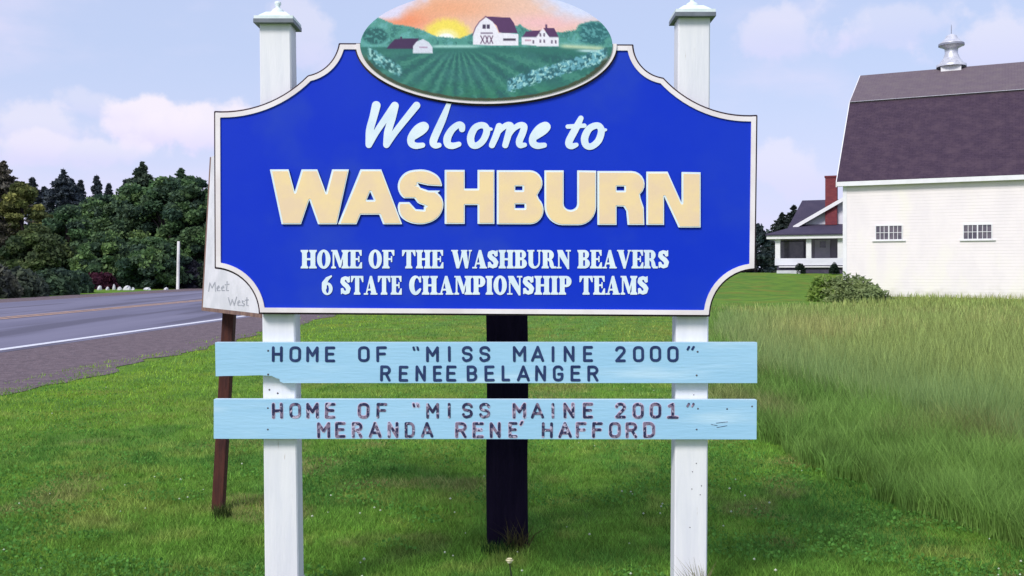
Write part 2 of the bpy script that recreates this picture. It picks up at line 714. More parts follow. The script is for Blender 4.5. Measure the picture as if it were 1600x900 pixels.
M['vinyl_worn'] = material('peeling_vinyl_letter', lin((40, 42, 78)), lin((128, 112, 136)), scale=34, rough=0.7, lo=0.47, hi=0.60,
                           c3=lin((186, 176, 200)), c3scale=55, c3lo=0.56, c3hi=0.66)
M['residue'] = material('letter_residue_paint', lin((206, 190, 216)), lin((176, 200, 232)), scale=30, rough=0.8, lo=0.45, hi=0.6)
M['nail'] = material('nail_iron', (0.06, 0.06, 0.09), (0.12, 0.10, 0.10), scale=30, rough=0.6)
M['dark_wood'] = material('tarred_post_wood', (0.0065, 0.004, 0.016), (0.011, 0.007, 0.022), scale=6, rough=0.9, bump=0.6, bscale=20,
                          stretch=(5, 5, 0.5), spec=0.1)
M['brown_wood'] = material('red_brown_post', (0.085, 0.026, 0.020), (0.048, 0.016, 0.016), scale=12, rough=0.8, bump=0.4, bscale=30,
                           stretch=(3, 3, 0.5))
M['panel_white'] = material('faded_white_panel', lin((226, 224, 230)), lin((208, 208, 214)), scale=5, rough=0.7)
M['frame_brown'] = material('weathered_frame_wood', lin((140, 112, 100)), lin((112, 88, 84)), scale=9, rough=0.85, stretch=(3, 3, .5))
M['grey_script'] = material('faded_grey_lettering', lin((150, 152, 162)), lin((178, 180, 188)), scale=40, rough=0.8)

# ------------------------------------------------------------------ the welcome sign
YP = 4.40    # front face of the blue panel
YB = 4.405   # front face of the name boards
sign = thing('welcome_sign', (P(760, 425, YP)[0], 4.5, 0), 'large blue town welcome sign on two white posts with pale blue name boards', 'sign')


def post(xt, xb, ytop, ybev):
    """xt/xb: left,right pixel edges at the top and near the bottom of the photo"""
    Yf = 4.447
    (a0, a1), (b0, b1) = xt, xb
    zt = P(0, ytop, Yf)[2]
    zb = -0.25
    # extrapolate the edges to zb
    zref = P(0, 900, Yf)[2]
    k = (zb - zt) / (zref - zt)
    c0, c1 = a0 + (b0 - a0) * k, a1 + (b1 - a1) * k
    mb = MB()
    X = lambda p: (p - 800) * Yf / F
    D = 0.115
    ch = 0.006
    rings = []
    n = 14
    for i in range(n + 1):
        s = i / n
        z = zb + (zt - zb) * s
        l, r = X(c0 + (a0 - c0) * s), X(c1 + (a1 - c1) * s)
        rings.append([(l + ch, Yf, z), (r - ch, Yf, z), (r, Yf + ch, z), (r, Yf + D - ch, z), (r - ch, Yf + D, z), (l + ch, Yf + D, z),
                      (l, Yf + D - ch, z), (l, Yf + ch, z)])
    for rg in rings:
        mb.v += rg
    for i in range(n):
        for q in range(8):
            q2 = (q + 1) % 8
            mb.f.append((i * 8 + q, i * 8 + q2, (i + 1) * 8 + q2, (i + 1) * 8 + q))
            mb.m.append(0)
    mb.f.append(tuple(n * 8 + q for q in range(8)))
    mb.m.append(0)
    po = mb.build('post', M['white_paint'], sign)
    # cap: lower band coloured dark as underside shade, low pyramid, ball finial
    cx = (X(a0) + X(a1)) / 2
    cy = Yf + D / 2
    hw = (X(a1) - X(a0)) / 2
    mb = MB()
    o1 = hw + 0.019
    mb.box((cx - o1, cy - o1, zt - 0.002), (cx + o1, cy + o1, zt + 0.016), 1)
    mb.box((cx - o1 + .002, cy - o1 + .002, zt + 0.016), (cx + o1 - .002, cy + o1 - .002, zt + 0.030), 0)
    p0 = o1 - .012
    p1 = hw * 0.62
    z0, z1 = zt + 0.030, zt + 0.058
    vs = [(cx - p0, cy - p0, z0), (cx + p0, cy - p0, z0), (cx + p0, cy + p0, z0), (cx - p0, cy + p0, z0),
          (cx - p1, cy - p1, z1), (cx + p1, cy - p1, z1), (cx + p1, cy + p1, z1), (cx - p1, cy + p1, z1)]
    mb.add(vs, [(0, 1, 5, 4), (1, 2, 6, 5), (2, 3, 7, 6), (3, 0, 4, 7), (4, 5, 6, 7)], 0)
    cp = mb.build('post_cap', [M['pale_wood'], M['cap_shade']], po)
    mb = MB()
    mb.lathe((cx, cy, z1 - 0.001), [(0.031, 0), (0.031, 0.010), (0.024, 0.020), (0.011, 0.028), (0.009, 0.036), (0.015, 0.046), (0.014, 0.056), (0.001, 0.062)], 18)
    mb.build('finial', M['pale_wood'], po, smooth=True)
    return po


POST_L = post((405, 454), (413.5, 466.5), 37, 0)
POST_R = post((1060, 1110), (1053.5, 1105), 27, 0)


def arc_pts(p0, pm, p1, n=14):
    """circular arc through three points"""
    ax, ay = p0
    bx, by = pm
    cx, cy = p1
    d = 2 * (ax * (by - cy) + bx * (cy - ay) + cx * (ay - by))
    ux = ((ax * ax + ay * ay) * (by - cy) + (bx * bx + by * by) * (cy - ay) + (cx * cx + cy * cy) * (ay - by)) / d
    uy = ((ax * ax + ay * ay) * (cx - bx) + (bx * bx + by * by) * (ax - cx) + (cx * cx + cy * cy) * (bx - ax)) / d
    r = math.hypot(ax - ux, ay - uy)
    a0 = math.atan2(ay - uy, ax - ux)
    a1 = math.atan2(cy - uy, cx - ux)
    am = math.atan2(by - uy, bx - ux)
    def unwrap(a, ref):
        while a - ref > math.pi:
            a -= 2 * math.pi
        while a - ref < -math.pi:
            a += 2 * math.pi
        return a
    am = unwrap(am, a0)
    a1 = unwrap(a1, am)
    return [(ux + r * math.cos(a0 + (a1 - a0) * i / n), uy + r * math.sin(a0 + (a1 - a0) * i / n)) for i in range(n + 1)]


outline = arc_pts((334, 173), (424, 157), (480, 118)) + arc_pts((482, 117), (514, 99), (529, 67)) + [(990, 69)] \
    + arc_pts((990, 69), (1004, 104), (1032, 120)) + arc_pts((1037, 121), (1090, 161), (1184, 179)) \
    + arc_pts((1181, 422), (1128, 446), (1110, 495)) + arc_pts((404, 491), (382, 440), (335, 420))
panel_shape = Shape().poly(outline)
mb = MB()
slab(mb, panel_shape.loops(1.5, 0.0), YP + 0.004, YP + 0.04, 0, back=True, plane=YP)
mb.build('backing_board', M['edge'], sign)
mb = MB()
slab(mb, panel_shape.loops(1.2, 9.6), YP, YP + 0.0035, 0, plane=YP)
panel = mb.build('panel', M['blue'], sign)
mb = MB()
lo_o, lo_i = panel_shape.loops(1.2, 3.0), panel_shape.loops(1.2, 10.4)
slab(mb, lo_o + lo_i, YP - 0.007, YP + 0.0035, 0, plane=YP)
mb.build('trim', M['trim'], sign)

# ---- medallion with the painted farm
CX, CY, RX, RY = 760.0, 71.0, 197.0, 85.5
YM = YP - 0.022
M['painting'] = material('painted_farm_scene', (1, 1, 1), None, attr='Col', rough=0.5)
M['medal_edge'] = material('medallion_edge', lin((70, 52, 60)), lin((58, 46, 60)), scale=9, rough=0.8)


def paint(X, Y):
    n1 = fbm2(X * 0.06, Y * 0.09, 1)
    n2 = fbm2(X * 0.25, Y * 0.3, 2, 3)
    n3 = fbm2(X * 0.7, Y * 0.7, 3, 2)
    C = np.zeros(X.shape + (3,))
    C[...] = (238, 196, 178)

    def lay(col, a):
        nonlocal C
        a = np.clip(a, 0, 1)[..., None]
        C = C * (1 - a) + np.array(col, float) * a

    def ply(pts, col, soft=0.8, wob=0.0):
        f = polyfield(pts, X, Y) + wob * (n3 - 0.5) * 2
        lay(col, f / soft + 0.5)
    wx = X + 10 * (n1 - .5)
    lay((244, 142, 104), np.exp(-(((wx - 632) / 50) ** 2 + ((Y - 30) / 20) ** 2)) * 1.0)
    lay((240, 168, 128), np.exp(-(((wx - 700) / 80) ** 2 + ((Y - 12) / 22) ** 2)) * .85)
    lay((243, 190, 196), np.exp(-(((X - 850) / 70) ** 2 + ((Y - 36) / 14) ** 2)) * .9)
    lay((214, 220, 250), sm(X + 1.3 * (20 - Y) + 30 * (n1 - .5), 835, 905) * sm(Y, 46, 16))
    lay((224, 216, 242), sm(-X + 1.4 * (24 - Y) + 26 * (n1 - .5), -652, -606) * sm(Y, 38, 24))
    d = np.hypot((X - 698) / 1.35, Y - 56)
    lay((246, 222, 96), sm(-d + 5 * (n2 - .5), -33, -20))
    lay((250, 236, 160), sm(-np.hypot((X - 698) / 1.5, Y - 58), -16, -9))
    lay((250, 252, 246), sm(-np.hypot((X - 697) / 1.6, Y - 60), -10, -6))
    # hills and woods behind
    hill = [(540, 44), (566, 40), (590, 27), (602, 32), (616, 38), (640, 41), (660, 47), (682, 57), (720, 60), (742, 50), (760, 60),
            (800, 44), (812, 38), (824, 46), (840, 50), (880, 50), (900, 46), (905, 38), (925, 33), (945, 36), (960, 50), (980, 90), (540, 90)]
    ply(hill, (82, 150, 140), 1.5, 2.0)
    lay((46, 106, 104), (polyfield(hill, X, Y) > 1) * sm(n2, .45, .62) * .75)
    lay((120, 190, 190), (polyfield(hill, X, Y) > 0) * sm(n1 + n2, 1.0, 1.25) * .6)
    ell = lambda cx, cy, rx, ry: 1 - np.sqrt(((X - cx) / rx) ** 2 + ((Y - cy) / ry) ** 2)
    lay((40, 96, 98), ell(586, 56, 22, 15) * 5 + 2 * (n2 - .5))
    lay((44, 104, 110), ell(928, 52, 26, 20) * 5 + 2 * (n2 - .5))
    lay((108, 176, 178), (ell(928, 52, 26, 20) > .1) * sm(n2, .5, .7) * .7)
    lay((98, 176, 168), (ell(586, 56, 24, 17) > .0) * sm(n2, .5, .7) * .6)
    # near field
    lay((48, 112, 104), sm(Y + 1.5 * (n2 - .5), 72.5, 75))
    ang = np.arctan2(X - 716, Y - 62)
    row = np.sin(ang * 26 + 1.0 * (n2 - .5) * 3)
    lay((84, 150, 132), sm(row, .35, .95) * sm(Y, 76, 92) * .55)
    lay((36, 84, 92), sm(-row, .2, .9) * sm(Y, 76, 92) * .55)
    lay((60, 120, 118), sm(n1, .45, .7) * sm(Y, 74, 84) * .5)
    lay((44, 120, 84), sm(n1, .3, .6) * sm(Y, 118, 150) * .45)
    lay((170, 214, 208), np.exp(-((Y - 72.5) / 2.4) ** 2) * sm(X, 668, 682) * sm(-X, -760, -735) * .9)
    lay((196, 212, 178), np.exp(-((Y - 72 - (X - 880) * .06) / 3.4) ** 2) * sm(X, 868, 885) * sm(-X, -952, -935) * .9)
    lay((206, 232, 240), np.exp(-((Y - 79 - (X - 900) * .03) / 2.0) ** 2) * sm(X, 895, 915) * sm(-X, -946, -940) * .9)
    # flowering bushes
    def bushes(x0, y0, x1, y1, wd, col1, col2, dark):
        t = np.clip((X - x0) / (x1 - x0), 0, 1)
        yy = y0 + (y1 - y0) * t
        m = sm(-(np.abs(Y - yy) + 9 * (n2 - .5)), -wd, -wd + 4) * sm(X, min(x0, x1) - 2, min(x0, x1) + 5) * sm(-X, -max(x0, x1) - 2, -max(x0, x1) + 5)
        lay(dark, m * .8)
        lay(col1, m * sm(fbm2(X * .22, Y * .25, 8, 3), .36, .6) * .8)
        lay(col2, m * sm(fbm2(X * .33, Y * .3, 9, 2), .52, .74) * .85)
    bushes(792, 134, 950, 84, 12, (120, 184, 200), (178, 224, 220), (44, 96, 110))
    bushes(574, 82, 628, 112, 11, (112, 180, 186), (170, 220, 216), (40, 90, 96))
    q = np.sqrt(((X - CX) / RX) ** 2 + ((Y - CY) / RY) ** 2)
    lay((70, 66, 46), sm(q + .03 * (n2 - .5), .955, .975) * sm(Y, 80, 100) * .8)
    # barn
    W = (236, 232, 244)
    Rf = (88, 54, 98)
    ply([(757, 25.5), (797, 27.5), (803, 36), (809, 52), (780, 51), (776, 40), (760, 27)], Rf)
    ply([(779, 51), (810, 53), (810, 71), (779, 71)], W)
    ply([(786, 60), (806, 60), (806, 63.5), (786, 63.5)], (74, 66, 86))
    ply([(739, 70), (739, 54), (743, 44), (749, 35), (760, 27), (770, 34), (777, 46), (779.5, 54), (779.5, 71)], W)
    for seg in (((738.5, 55), (743, 43)), ((743, 43), (749, 34)), ((749, 34), (759, 26)), ((759, 26), (770, 33))):
        (ax, ay), (bx, by) = seg
        t = np.clip(((X - ax) * (bx - ax) + (Y - ay) * (by - ay)) / ((bx - ax) ** 2 + (by - ay) ** 2), 0, 1)
        lay((96, 60, 100), .9 - np.hypot(X - ax - t * (bx - ax), Y - ay - t * (by - ay)) + .3)
    for bx0 in (754, 760.5):
        ply([(bx0, 38), (bx0 + 5, 38), (bx0 + 5, 45), (bx0, 45)], (72, 62, 90), .6)
    ply([(751, 51), (770, 51), (770, 52.5), (751, 52.5)], (90, 70, 100), .8)
    for (ax, ay, bx, by) in ((751, 56, 757, 68), (757, 56, 751, 68), (759, 56, 763, 68), (763, 56, 759, 68), (765, 56, 770, 68), (770, 56, 765, 68)):
        t = np.clip(((X - ax) * (bx - ax) + (Y - ay) * (by - ay)) / ((bx - ax) ** 2 + (by - ay) ** 2), 0, 1)
        lay((84, 50, 84), 1.0 - np.hypot(X - ax - t * (bx - ax), Y - ay - t * (by - ay)) + .2)
    # farmhouse
    ply([(816, 58), (822, 49), (845, 47), (840, 58)], Rf)
    ply([(815, 58), (840, 58), (840, 71), (815, 70)], W)
    ply([(849, 43.5), (866, 44), (873, 58), (858, 58)], Rf)
    ply([(852, 38), (855, 38), (855, 45), (852, 45)], Rf)
    ply([(858, 58), (873, 58), (873, 72), (858, 72)], W)
    ply([(838, 72), (838, 58), (848, 44.5), (858.5, 58), (858.5, 72)], W)
    for (wx0, wy0) in ((843, 52), (849, 52), (843, 62), (849, 62), (861, 63), (867, 63), (832, 63)):
        ply([(wx0, wy0), (wx0 + 2.6, wy0), (wx0 + 2.6, wy0 + 5), (wx0, wy0 + 5)], (110, 96, 120), .7)
    ply([(820, 62), (830, 62), (830, 64.5), (820, 64.5)], (188, 150, 170), .8)
    # low shed
    ply([(604, 76), (609, 69), (617, 61), (655, 59.5), (650, 70), (648, 76)], (68, 44, 84))
    ply([(625.5, 57), (628, 57), (628, 61), (625.5, 61)], (68, 44, 84))
    ply([(645, 83), (645.5, 72), (651, 65), (661, 61), (670, 66), (676, 74), (676, 83)], (214, 216, 232))
    ply([(655, 73), (668, 73), (668, 75), (655, 75)], (180, 150, 180), 1.0)
    C = C * (0.95 + 0.1 * n3[..., None])
    return linarr(np.clip(C, 0, 255))


nr, nc = 156, 420
th = np.linspace(-math.pi / 2, math.pi / 2, nr)
ty = np.sin(th)
ty = ty * 0.45 + np.linspace(-1, 1, nr) * 0.55
rows = CY + RY * ty
half = RX * np.sqrt(np.clip(1 - ty ** 2, 1e-5, 1))
PX = CX + half[:, None] * np.linspace(-1, 1, nc)[None, :]
PY = np.repeat(rows[:, None], nc, 1)
cols = paint(PX, PY).reshape(-1, 3)
V = np.stack([(PX - 800) * YM / F, np.full(PX.shape, YM), EYE - (PY - HZ) * YM / F], -1).reshape(-1, 3)
ii = (np.arange(nr - 1)[:, None] * nc + np.arange(nc - 1)[None, :]).ravel()
idx = np.stack([ii, ii + nc, ii + nc + 1, ii + 1], -1).ravel()
mb = MB()
el_loop = [(CX + (RX - .2) * math.cos(t), CY + (RY - .2) * math.sin(t)) for t in np.linspace(0, 2 * math.pi, 121)[:-1]]
slab(mb, [el_loop], YM + 0.002, YP + 0.04, 0, back=True, plane=YM)
medal = mb.build('medallion', M['medal_edge'], sign)
tag(medal, 'oval medallion with a painted farm at sunrise')
pic = fast_mesh('farm_painting', V, 4, idx, M['painting'], medal, colors=cols)
# raised ring under the lower half of the oval
mb = MB()
ring = Shape().ell(CX, CY, RX + 6.0, RY + 6.5).ell(CX, CY, RX - 0.4, RY - 0.4, cut=True).clip(500, 69.5, 1020, 200)
slab(mb, ring.loops(0.7), YP - 0.016, YP + 0.003, 0, plane=YP)
mb.build('medallion_ring', M['trim'], sign)
mb = MB()
ring2 = Shape().ell(CX, CY, RX + 8.6, RY + 9.2).ell(CX, CY, RX + 5, RY + 5.5, cut=True).clip(500, 72, 1020, 200)
slab(mb, ring2.loops(0.7), YP - 0.004, YP + 0.003, 0, plane=YP)
mb.build('ring_edge', M['edge'], sign)


# ---- lettering
def z4(pts, ox=400, oy=150, s=4.0):
    return [(ox + x / s, oy + y / s) for x, y in pts]


def z5(pts):
    return z4(pts, 760, 150)


def circ(cx, cy, rx, ry, a0, a1, n=10):
    return [(cx + rx * math.cos(R(a0 + (a1 - a0) * i / n)), cy + ry * math.sin(R(a0 + (a1 - a0) * i / n))) for i in range(n + 1)]


def big_letters():
    out = []
    out.append(Shape().poly(z4([(90, 460), (207, 460), (245, 600), (288, 460), (386, 460), (440, 605), (478, 460), (583, 460), (508, 802), (390, 802), (336, 650), (284, 802), (163, 802)])))
    out.append(Shape().poly(z4([(515, 802), (655, 460), (785, 460), (915, 802), (796, 802), (772, 742), (655, 742), (630, 802)])).poly(z4([(715, 598), (738, 650), (694, 650)]), cut=True))
    S_ = z4([(1112, 560), (1100, 535), (1060, 515), (1015, 512), (965, 522), (940, 555), (952, 590), (1000, 612), (1062, 630), (1108, 655), (1118, 690), (1095, 728), (1045, 748), (990, 745), (950, 725), (940, 695)])
    s = Shape().stroke(S_, 13.6).poly(z4([(1040, 590), (1175, 590), (1175, 500), (1120, 580)]), cut=True)
    s = Shape().stroke(S_, [12.8] * 6 + [13.8] * 4 + [13.2] * 6, smooth=True)
    s.clip(*(z4([(880, 455)])[0] + z4([(1176, 806)])[0]))
    s.poly(z4([(1010, 545), (1075, 560), (1180, 566), (1180, 592), (1080, 592), (1030, 575)]), cut=True)
    s.poly(z4([(1050, 712), (1000, 708), (960, 664), (870, 664), (870, 640), (990, 640), (1010, 668), (1050, 690)]), cut=True)
    out.append(s)
    out.append(Shape().poly(z4([(1180, 463), (1305, 463), (1305, 580), (1385, 580), (1385, 463), (1490, 463), (1490, 800), (1385, 800), (1385, 682), (1305, 682), (1305, 800), (1180, 800)])))
    B_ = Shape().poly(z5([(65, 465), (270, 465)] + circ(270, 545, 80, 80, -90, 40, 8) + [(318, 620)] + circ(275, 712, 82, 90, -50, 90, 9) + [(65, 802)]))
    B_.poly(z5([(180, 565), (225, 565), (225, 590), (180, 590)]), cut=True).poly(z5([(180, 677), (238, 677), (238, 702), (180, 702)]), cut=True)
    out.append(B_)
    out.append(Shape().poly(z5([(362, 466), (482, 466), (482, 675)] + circ(524, 675, 42, 38, 180, 0, 8) + [(566, 466), (685, 468), (685, 690)]
                               + circ(575, 690, 110, 118, 0, 90, 8) + circ(475, 690, 113, 118, 90, 180, 8))))
    Rr = Shape().poly(z5([(692, 470), (905, 470)] + circ(905, 552, 82, 82, -90, 50, 8) + [(962, 640), (982, 700), (985, 806), (880, 806), (872, 720), (855, 692), (812, 690), (812, 806), (692, 806)]))
    Rr.poly(z5([(812, 566), (860, 566), (860, 592), (812, 592)]), cut=True)
    out.append(Rr)
    out.append(Shape().poly(z5([(997, 474), (1130, 474), (1217, 668), (1217, 476), (1336, 478), (1336, 822), (1198, 822), (1108, 628), (1108, 806), (997, 806)])))
    return out


for s in big_letters():
    mb = MB()
    slab(mb, s.loops(0.6), YP - 0.010, YP - 0.0005, 0, mis=1, plane=YP)
    # cream face, set in from the top and left so the white edge stays visible there
    face = s.loops(0.6, 2.3)
    face = [[(x + 0.7, y + 0.6) for x, y in lp] for lp in face]
    slab(mb, face, YP - 0.0115, YP - 0.0099, 2, plane=YP)
    mb.build('letter', [M['letter_white'], M['letter_edge'], M['letter_cream']], panel)


class SKc(Shape):
    def sk(s, p, r):
        return s.stroke(p, r, smooth=True)


def SK(p, r):
    return SKc().sk(p, r)


def script_letters():
    out = []
    a = 5.9
    out.append(SK(z4([(752, 60), (735, 130), (712, 215), (706, 300)]), [6.8, 6.2, 6, 5.2])
               .sk(z4([(706, 306), (760, 215), (862, 66)]), [5.0, 4.8, 5.6])
               .sk(z4([(868, 62), (850, 140), (825, 225), (816, 300)]), [6.2, 6, 5.8, 5.2])
               .sk(z4([(816, 306), (880, 215), (1004, 60)]), [5, 5, 5.8]))
    e4 = [(985, 262), (1040, 225), (1062, 195), (1045, 182), (1005, 205), (972, 258), (972, 296), (1000, 312), (1042, 308)]
    out.append(SK(z4(e4), [3.6, 4.2, 4.8, 5, 5.2, 5.8, 5.6, 5, 4]))
    out.append(SK(z4([(1206, 48), (1165, 150), (1120, 250), (1108, 292), (1122, 310), (1145, 308)]), [3.6, 5.6, 6, 5.8, 4.8, 3.8]))
    out.append(SK(z4([(1288, 208), (1285, 186), (1262, 182), (1222, 215), (1196, 265), (1200, 302), (1230, 312), (1268, 302)]), [4.8, 5.2, 5, 5.4, 6, 5.6, 5, 4]))
    out.append(SK(z4([(1400, 184), (1365, 205), (1342, 258), (1350, 302), (1380, 310), (1418, 280), (1442, 225), (1432, 190), (1400, 184)]), [5, 5.4, 5.8, 5.4, 5, 5.2, 5.4, 5, 5]).sk(z4([(1436, 205), (1470, 208)]), [4, 2.4]))
    out.append(SK(z5([(80, 190), (62, 245), (35, 308)]), [5.2, 5.4, 4.8]).sk(z5([(45, 270), (85, 215), (125, 184), (152, 188), (142, 225), (118, 308)]), [3.4, 4, 4.6, 5.2, 5.4, 4.8])
               .sk(z5([(128, 270), (165, 212), (205, 184), (235, 190), (228, 228), (206, 282), (212, 308), (240, 306)]), [3.4, 4, 4.6, 5.2, 5.4, 5.4, 4.8, 3.4]))
    out.append(SK([(x + 190.0, y) for x, y in z4(e4)], [3.6, 4.2, 4.8, 5, 5.2, 5.8, 5.6, 5, 4]))
    out.append(SK(z5([(590, 140), (560, 200), (520, 275), (516, 305), (535, 314), (562, 306)]), [4.2, 5.6, 5.8, 5.4, 4.8, 3.4]).sk(z5([(508, 192), (612, 186)]), [3.4, 3.4]))
    out.append(SK(z5([(680, 186), (640, 208), (614, 262), (622, 306), (655, 316), (698, 282), (718, 225), (708, 192), (680, 186)]), [5, 5.4, 5.8, 5.4, 5, 5.4, 5.4, 5, 5]).sk(z5([(712, 215), (745, 212)]), [4, 2.2]))
    return out


for s in script_letters():
    mb = MB()
    slab(mb, s.loops(0.5), YP - 0.004, YP - 0.0005, 0, plane=YP)
    mb.build('letter', M['letter_white'], panel)


# condensed bold serif capitals; unit height, y up; returns (width, list of ops)
def serif(ch):
    s_, t_, q = 0.27, 0.10, 0.11
    ops = []
    bx = lambda x0, y0, x1, y1, cut=False: ops.append(('p', [(x0, y0), (x1, y0), (x1, y1), (x0, y1)], cut))
    pl = lambda pts, cut=False: ops.append(('p', pts, cut))

    def stem(x, lo=True, hi=True, w=s_, o=.075):
        bx(x, 0, x + w, 1)
        if lo:
            pl([(x - o, 0), (x + w + o, 0), (x + w + o, q * .7), (x + w, q * 1.5), (x, q * 1.5), (x - o, q * .7)])
        if hi:
            pl([(x - o, 1), (x + w + o, 1), (x + w + o, 1 - q * .7), (x + w, 1 - q * 1.5), (x, 1 - q * 1.5), (x - o, 1 - q * .7)])
    if ch == 'H':
        w = .88; stem(.075); stem(w - s_ - .075); bx(.2, .44, w - .2, .56)
    elif ch == 'I':
        w = .42; stem(.075)
    elif ch == 'O':
        w = .74; ops.append(('e', (w / 2, .5, w / 2, .52), False)); ops.append(('e', (w / 2, .5, .105, .38), True))
    elif ch == 'M':
        w = 1.0; stem(w - s_ - .07); bx(.10, 0, .20, 1)
        pl([(.02, 0), (.29, 0), (.29, .08), (.2, .14), (.1, .14), (.02, .08)]); bx(.02, .91, .3, 1)
        pl([(.10, 1), (.36, 1), (.55, .42), (.68, .9), (.7, 1), (.76, 1), (.56, .05), (.46, .05), (.18, .82)])
    elif ch in 'EF':
        w = .70; stem(.075, hi=False); bx(0, .90, w - .02, 1); pl([(w - .02, 1), (w - .02, .68), (w - .10, .68), (w - .2, .9)])
        bx(.3, .45, .5, .56); pl([(.48, .34), (.56, .34), (.56, .67), (.48, .67)])
        if ch == 'E':
            bx(0, 0, w, .10); pl([(w, 0), (w, .34), (w - .08, .34), (w - .2, .1)])
    elif ch == 'T':
        w = .80; stem(w / 2 - s_ / 2, hi=False); bx(.02, .89, w - .02, 1)
        pl([(0.01, 1), (0.01, .66), (.08, .66), (.2, .9)]); pl([(w - .01, 1), (w - .01, .66), (w - .08, .66), (w - .2, .9)])
    elif ch == 'W':
        w = 1.2; pl([(.04, 1), (.34, 1), (.5, .34), (.62, 1), (.88, 1), (.98, .34), (1.06, 1), (1.14, 1), (.96, 0), (.8, 0), (.66, .62), (.46, 0), (.30, 0)])
        bx(0, .92, .40, 1); bx(.56, .92, .94, 1); bx(1.0, .92, 1.2, 1)
    elif ch == 'V':
        w = .84; pl([(.04, 1), (.36, 1), (.52, .36), (.68, 1), (.78, 1), (.50, -.01), (.38, -.01)]); bx(0, .92, .42, 1); bx(.62, .92, w, 1)
    elif ch == 'A':
        w = .86; pl([(.10, 0), (.38, 1), (.52, 1), (.82, 0), (.48, 0), (.36, .62), (.2, 0)]); bx(.22, .22, .5, .32)
        bx(0, 0, .28, .09); bx(.42, 0, w, .09)
    elif ch == 'S':
        w = .64
        ops.append(('s', [(.50, .72), (.44, .86), (.30, .89), (.16, .82), (.14, .68), (.24, .57), (.40, .46), (.50, .33), (.46, .16), (.32, .10), (.18, .15), (.12, .28)],
                    [.09, .10, .10, .12, .13, .135, .14, .135, .12, .10, .10, .09]))
        bx(.52, .66, .60, .98); bx(.03, .03, .11, .35)
    elif ch == 'B':
        w = .74; stem(.075); ops.append(('e', (.42, .745, .27, .255), False)); ops.append(('e', (.44, .265, .30, .265), False))
        bx(.1, .9, .42, 1); bx(.1, 0, .42, .1); bx(.345, .60, .44, .86, True); bx(.345, .14, .45, .44, True)
    elif ch == 'P':
        w = .72; stem(.075); ops.append(('e', (.42, .70, .30, .30), False)); bx(.1, .9, .42, 1); bx(.345, .54, .43, .86, True)
    elif ch == 'R':
        w = .84; stem(.075); ops.append(('e', (.42, .72, .29, .28), False)); bx(.1, .9, .42, 1); bx(.345, .56, .43, .86, True)
        pl([(.36, .48), (.60, .48), (.68, .30), (.72, .12), (.84, .12), (.84, 0), (.56, 0), (.47, .12), (.44, .36), (.36, .42)])
    elif ch == 'U':
        w = .82; bx(.075, .3, .075 + s_, 1); bx(w - .17, .3, w - .075, 1); bx(0, .91, .42, 1); bx(w - .25, .91, w, 1)
        ops.append(('e', (.41, .32, .335, .33), False)); pl([(.345, 1), (.345, .30), (.40, .14), (.5, .12), (.6, .2), (w - .17, .34), (w - .17, 1)], True)
        bx(0, .91, .42, 1); bx(w - .25, .91, w, 1)
    elif ch == 'N':
        w = .84; bx(.10, 0, .19, 1); bx(w - .19, 0, w - .10, 1); pl([(.04, 1), (.36, 1), (w - .10, .30), (w - .10, -.04), (w - .2, -.04), (.1, .78)])
        bx(.0, 0, .30, .09); bx(w - .30, .91, w, 1)
    elif ch == 'C':
        w = .70; ops.append(('e', (.36, .5, .35, .52), False)); ops.append(('e', (.44, .5, .14, .38), True)); pl([(.46, .34), (.8, .30), (.8, .70), (.46, .66)], True)
        bx(.58, .64, .67, .98); ops.append(('s', [(.46, .14), (.62, .30)], [.07, .05]))
    elif ch == '6':
        w = .56; ops.append(('e', (.28, .32, .28, .34), False)); ops.append(('e', (.29, .30, .075, .21), True))
        ops.append(('s', [(.48, .98), (.28, .84), (.13, .60), (.13, .36)], [.05, .10, .13, .13]))
    return w, ops


def place_ops(ops, x0, yb, sx, sy):
    s = Shape()
    T = lambda p: (x0 + p[0] * sx, yb - p[1] * sy)
    cuts = [o for o in ops]
    for o in cuts:
        if o[0] == 'p':
            s.poly([T(p) for p in o[1]], cut=o[2])
        elif o[0] == 'e':
            cx, cy, rx, ry = o[1]
            c = T((cx, cy))
            s.ell(c[0], c[1], rx * sx, ry * sy, cut=o[2])
        else:
            s.stroke([T(p) for p in o[1]], [r * (sx + sy) / 2 for r in o[2]])
    return s


def serif_word(txt, x0, x1, ytop, ybot):
    ws = [serif(c)[0] for c in txt]
    gap = 0.01
    tot = sum(ws) + gap * (len(txt) - 1)
    sx = (x1 - x0) / tot
    x = x0
    for c, wd in zip(txt, ws):
        s = place_ops(serif(c)[1], x, ybot, sx, ybot - ytop)
        mb = MB()
        slab(mb, s.loops(0.45, 0.08), YP - 0.0035, YP - 0.0005, 0, mis=1, plane=YP)
        mb.build('letter', [M['letter_white'], M['letter_edge']], panel)
        x += (wd + gap) * sx


for t, a, b in (('HOME', 470, 566), ('OF', 576, 617), ('THE', 628, 693), ('WASHBURN', 705, 892), ('BEAVERS', 902, 1045)):
    serif_word(t, a, b, 390.5, 419.5)
for t, a, b in (('6', 503, 520), ('STATE', 532, 628), ('CHAMPIONSHIP', 639, 893), ('TEAMS', 905, 1013)):
    serif_word(t, a, b, 431, 460.5)


# ---- name boards
def board(name, pts, label):
    mb = MB()
    slab(mb, [pts], YB, YB + 0.038, 0, mis=1, plane=YB, back=True)
    o = mb.build(name, [M['pale_blue'], M['pale_blue_edge']], sign)
    tag(o, label)
    return o


